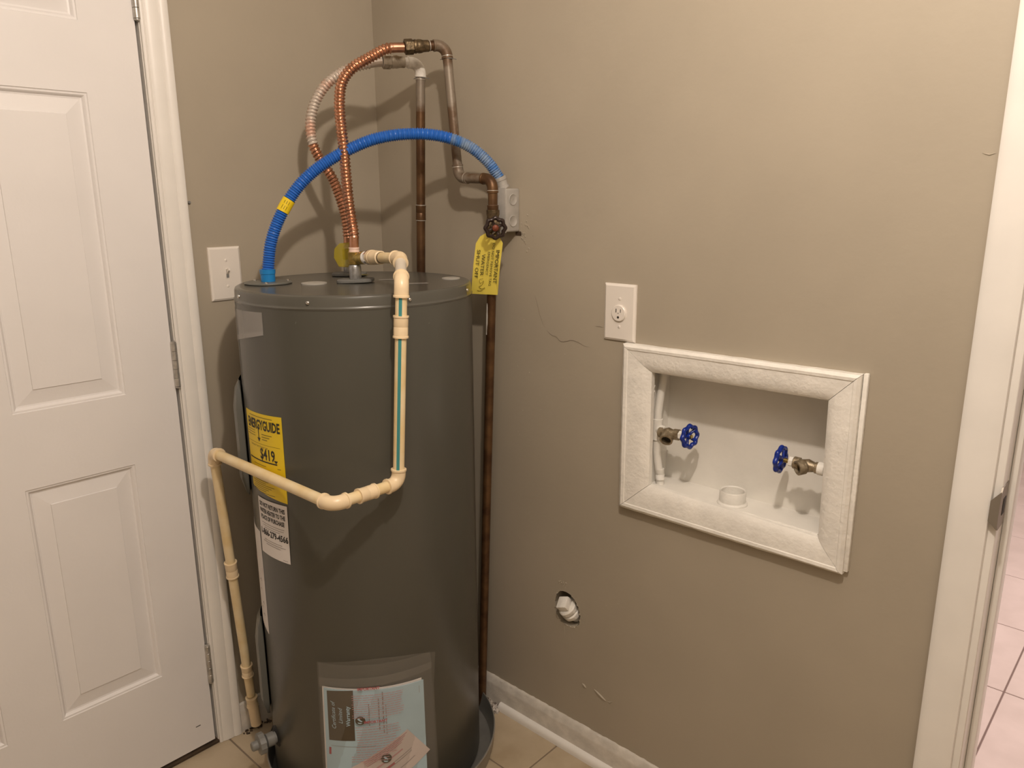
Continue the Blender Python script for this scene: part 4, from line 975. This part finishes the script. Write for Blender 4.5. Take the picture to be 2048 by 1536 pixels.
# the two hose valves
def hosevalve(label, V0, ax_, out_, Wr, up, wax=None):
    V0 = Vector(V0); ax_ = Vector(ax_).normalized(); out_ = Vector(out_).normalized(); t = thing('hose_valve', label, 'valve', tuple(V0), 'hose valves in the recessed box')
    bm = bmesh.new()
    lathe(bm, V0-ax_*.022, ax_, [(0, .0085), (0, .0110), (.008, .0110), (.009, .0090), (.016, .0110), (.022, .0128), (.030, .0105), (.036, .0092), (.037, .0118), (.048, .0118), (.049, .0085)], 24)
    lathe(bm, V0, out_, [(0, .0105), (.008, .0118), (.009, .0138), (.022, .0138), (.0225, .0128), (.0225, .0102), (.014, .0100), (.0135, .001)], 28, cap1=False, ripple=lambda a, h: 1)
    finish('valve_body', bm, m_brassd2, t)
    bm = bmesh.new(); lathe(bm, V0+out_*.0140, out_, [(0, .0101), (.0004, .001)], 20, cap0=False, cap1=False); finish('outlet_bore', bm, m_dark, t)
    bm = bmesh.new(); lathe(bm, V0+ax_*.027, ax_, [(0, .0080), (.001, .0095), (.008, .0095), (.009, .0070)], 24, hexa=True); finish('packing_nut', bm, m_rough, t)
    bm = bmesh.new(); lathe(bm, V0+ax_*.035, ax_, [(0, .0045), (.022, .0040)], 12); finish('stem', bm, m_brass, t)
    wa = Vector(wax).normalized() if wax else ax_
    bm = bmesh.new(); wheel(bm, V0+ax_*.052, wa, Wr, .0046, 8, 5, .075, up=up, dish=.004); finish('handwheel', bm, m_bwheel, t)
    return t
m_brassd2 = mat('aged_hose_valve_brass', (.20, .15, .09), .42, .55, var=.4, vscale=120, bump=.3, bscale=300, col2=(.36, .30, .21))
h1 = hosevalve('hose valve with blue handwheel on the left side of the recessed box', (.020, -.9200, .8850), (-.05, -1, .09), (-.80, -.25, -.42), .0215, (0, 0, 1), (-.22, -1, .06))
h2 = hosevalve('hose valve with blue handwheel on the right side of the recessed box', (.020, -1.2180, .8840), (-.05, 1, .03), (-.80, .60, -.16), .0225, (0, 0, 1), (0, 1, .03))
bm = bmesh.new(); lathe(bm, (.020, -1.2380, .8840), (0, -1, 0), [(0, .0125), (.012, .0125), (.013, .0095), (.070, .0090)], 24)
o = finish('pipe_stub', bm, m_rough, h2); o['label'] = 'white painted pipe stub'

# ------------------------------------------------------------------ capped stub in the wall hole
cs = thing('capped_stub', 'white painted capped pipe stub in a rough hole low in the wall', 'pipe cap', (.01, -.668, .37))
adir = Vector((-.62, .20, .72)).normalized(); c_ = Vector((.010, -.6690, .3800))
bm = bmesh.new(); lathe(bm, c_-adir*.035, adir, [(0, .017), (.018, .018), (.019, .0262), (.030, .0265), (.033, .023)], 24, ripple=lambda a, h: 1+.02*math.sin(a*5+h*200)); finish('threaded_collar', bm, m_rough, cs)
bm = bmesh.new(); lathe(bm, c_, adir, [(0, .0240), (.001, .0248), (.012, .0248), (.015, .0215)], 24, ripple=lambda a, h: 1+.02*math.sin(a*4)); finish('cap_collar', bm, m_rough, cs)
x, y, z = frame_of(adir, (0, .35, 1)); b2 = bmesh.new(); box(b2, -.0155, .0155, -.0145, .0145, 0, .021, .003, 2)
Mx = Matrix((x, y, z)).transposed().to_4x4(); Mx.translation = c_+adir*.013
bm = bmesh.new(); merge(bm, b2, Mx); finish('square_head', bm, m_rough, cs)
bm = bmesh.new()
for k in range(60):
    t = random.uniform(0, 2*PI); i = random.randrange(len(hp)); a = Vector((0, *hp[i])); b = Vector((0, *hp[(i+1) % len(hp)])); q = a.lerp(b, random.random())
    s = random.uniform(.001, .0028); b2 = bmesh.new(); bmesh.ops.create_icosphere(b2, subdivisions=1, radius=s)
    for v in b2.verts: v.co *= random.uniform(.6, 1.2)
    merge(bm, b2, Matrix.Translation((random.uniform(-.001, .002), q.y, q.z)))
for k in range(14):
    b2 = bmesh.new(); bmesh.ops.create_icosphere(b2, subdivisions=1, radius=random.uniform(.001, .0022)); merge(bm, b2, Matrix.Translation((-.0003, random.uniform(-.675, -.640), random.uniform(.438, .455))))
o = finish('hole_crumbs', bm, m_wall, wr); o['kind'] = 'stuff'
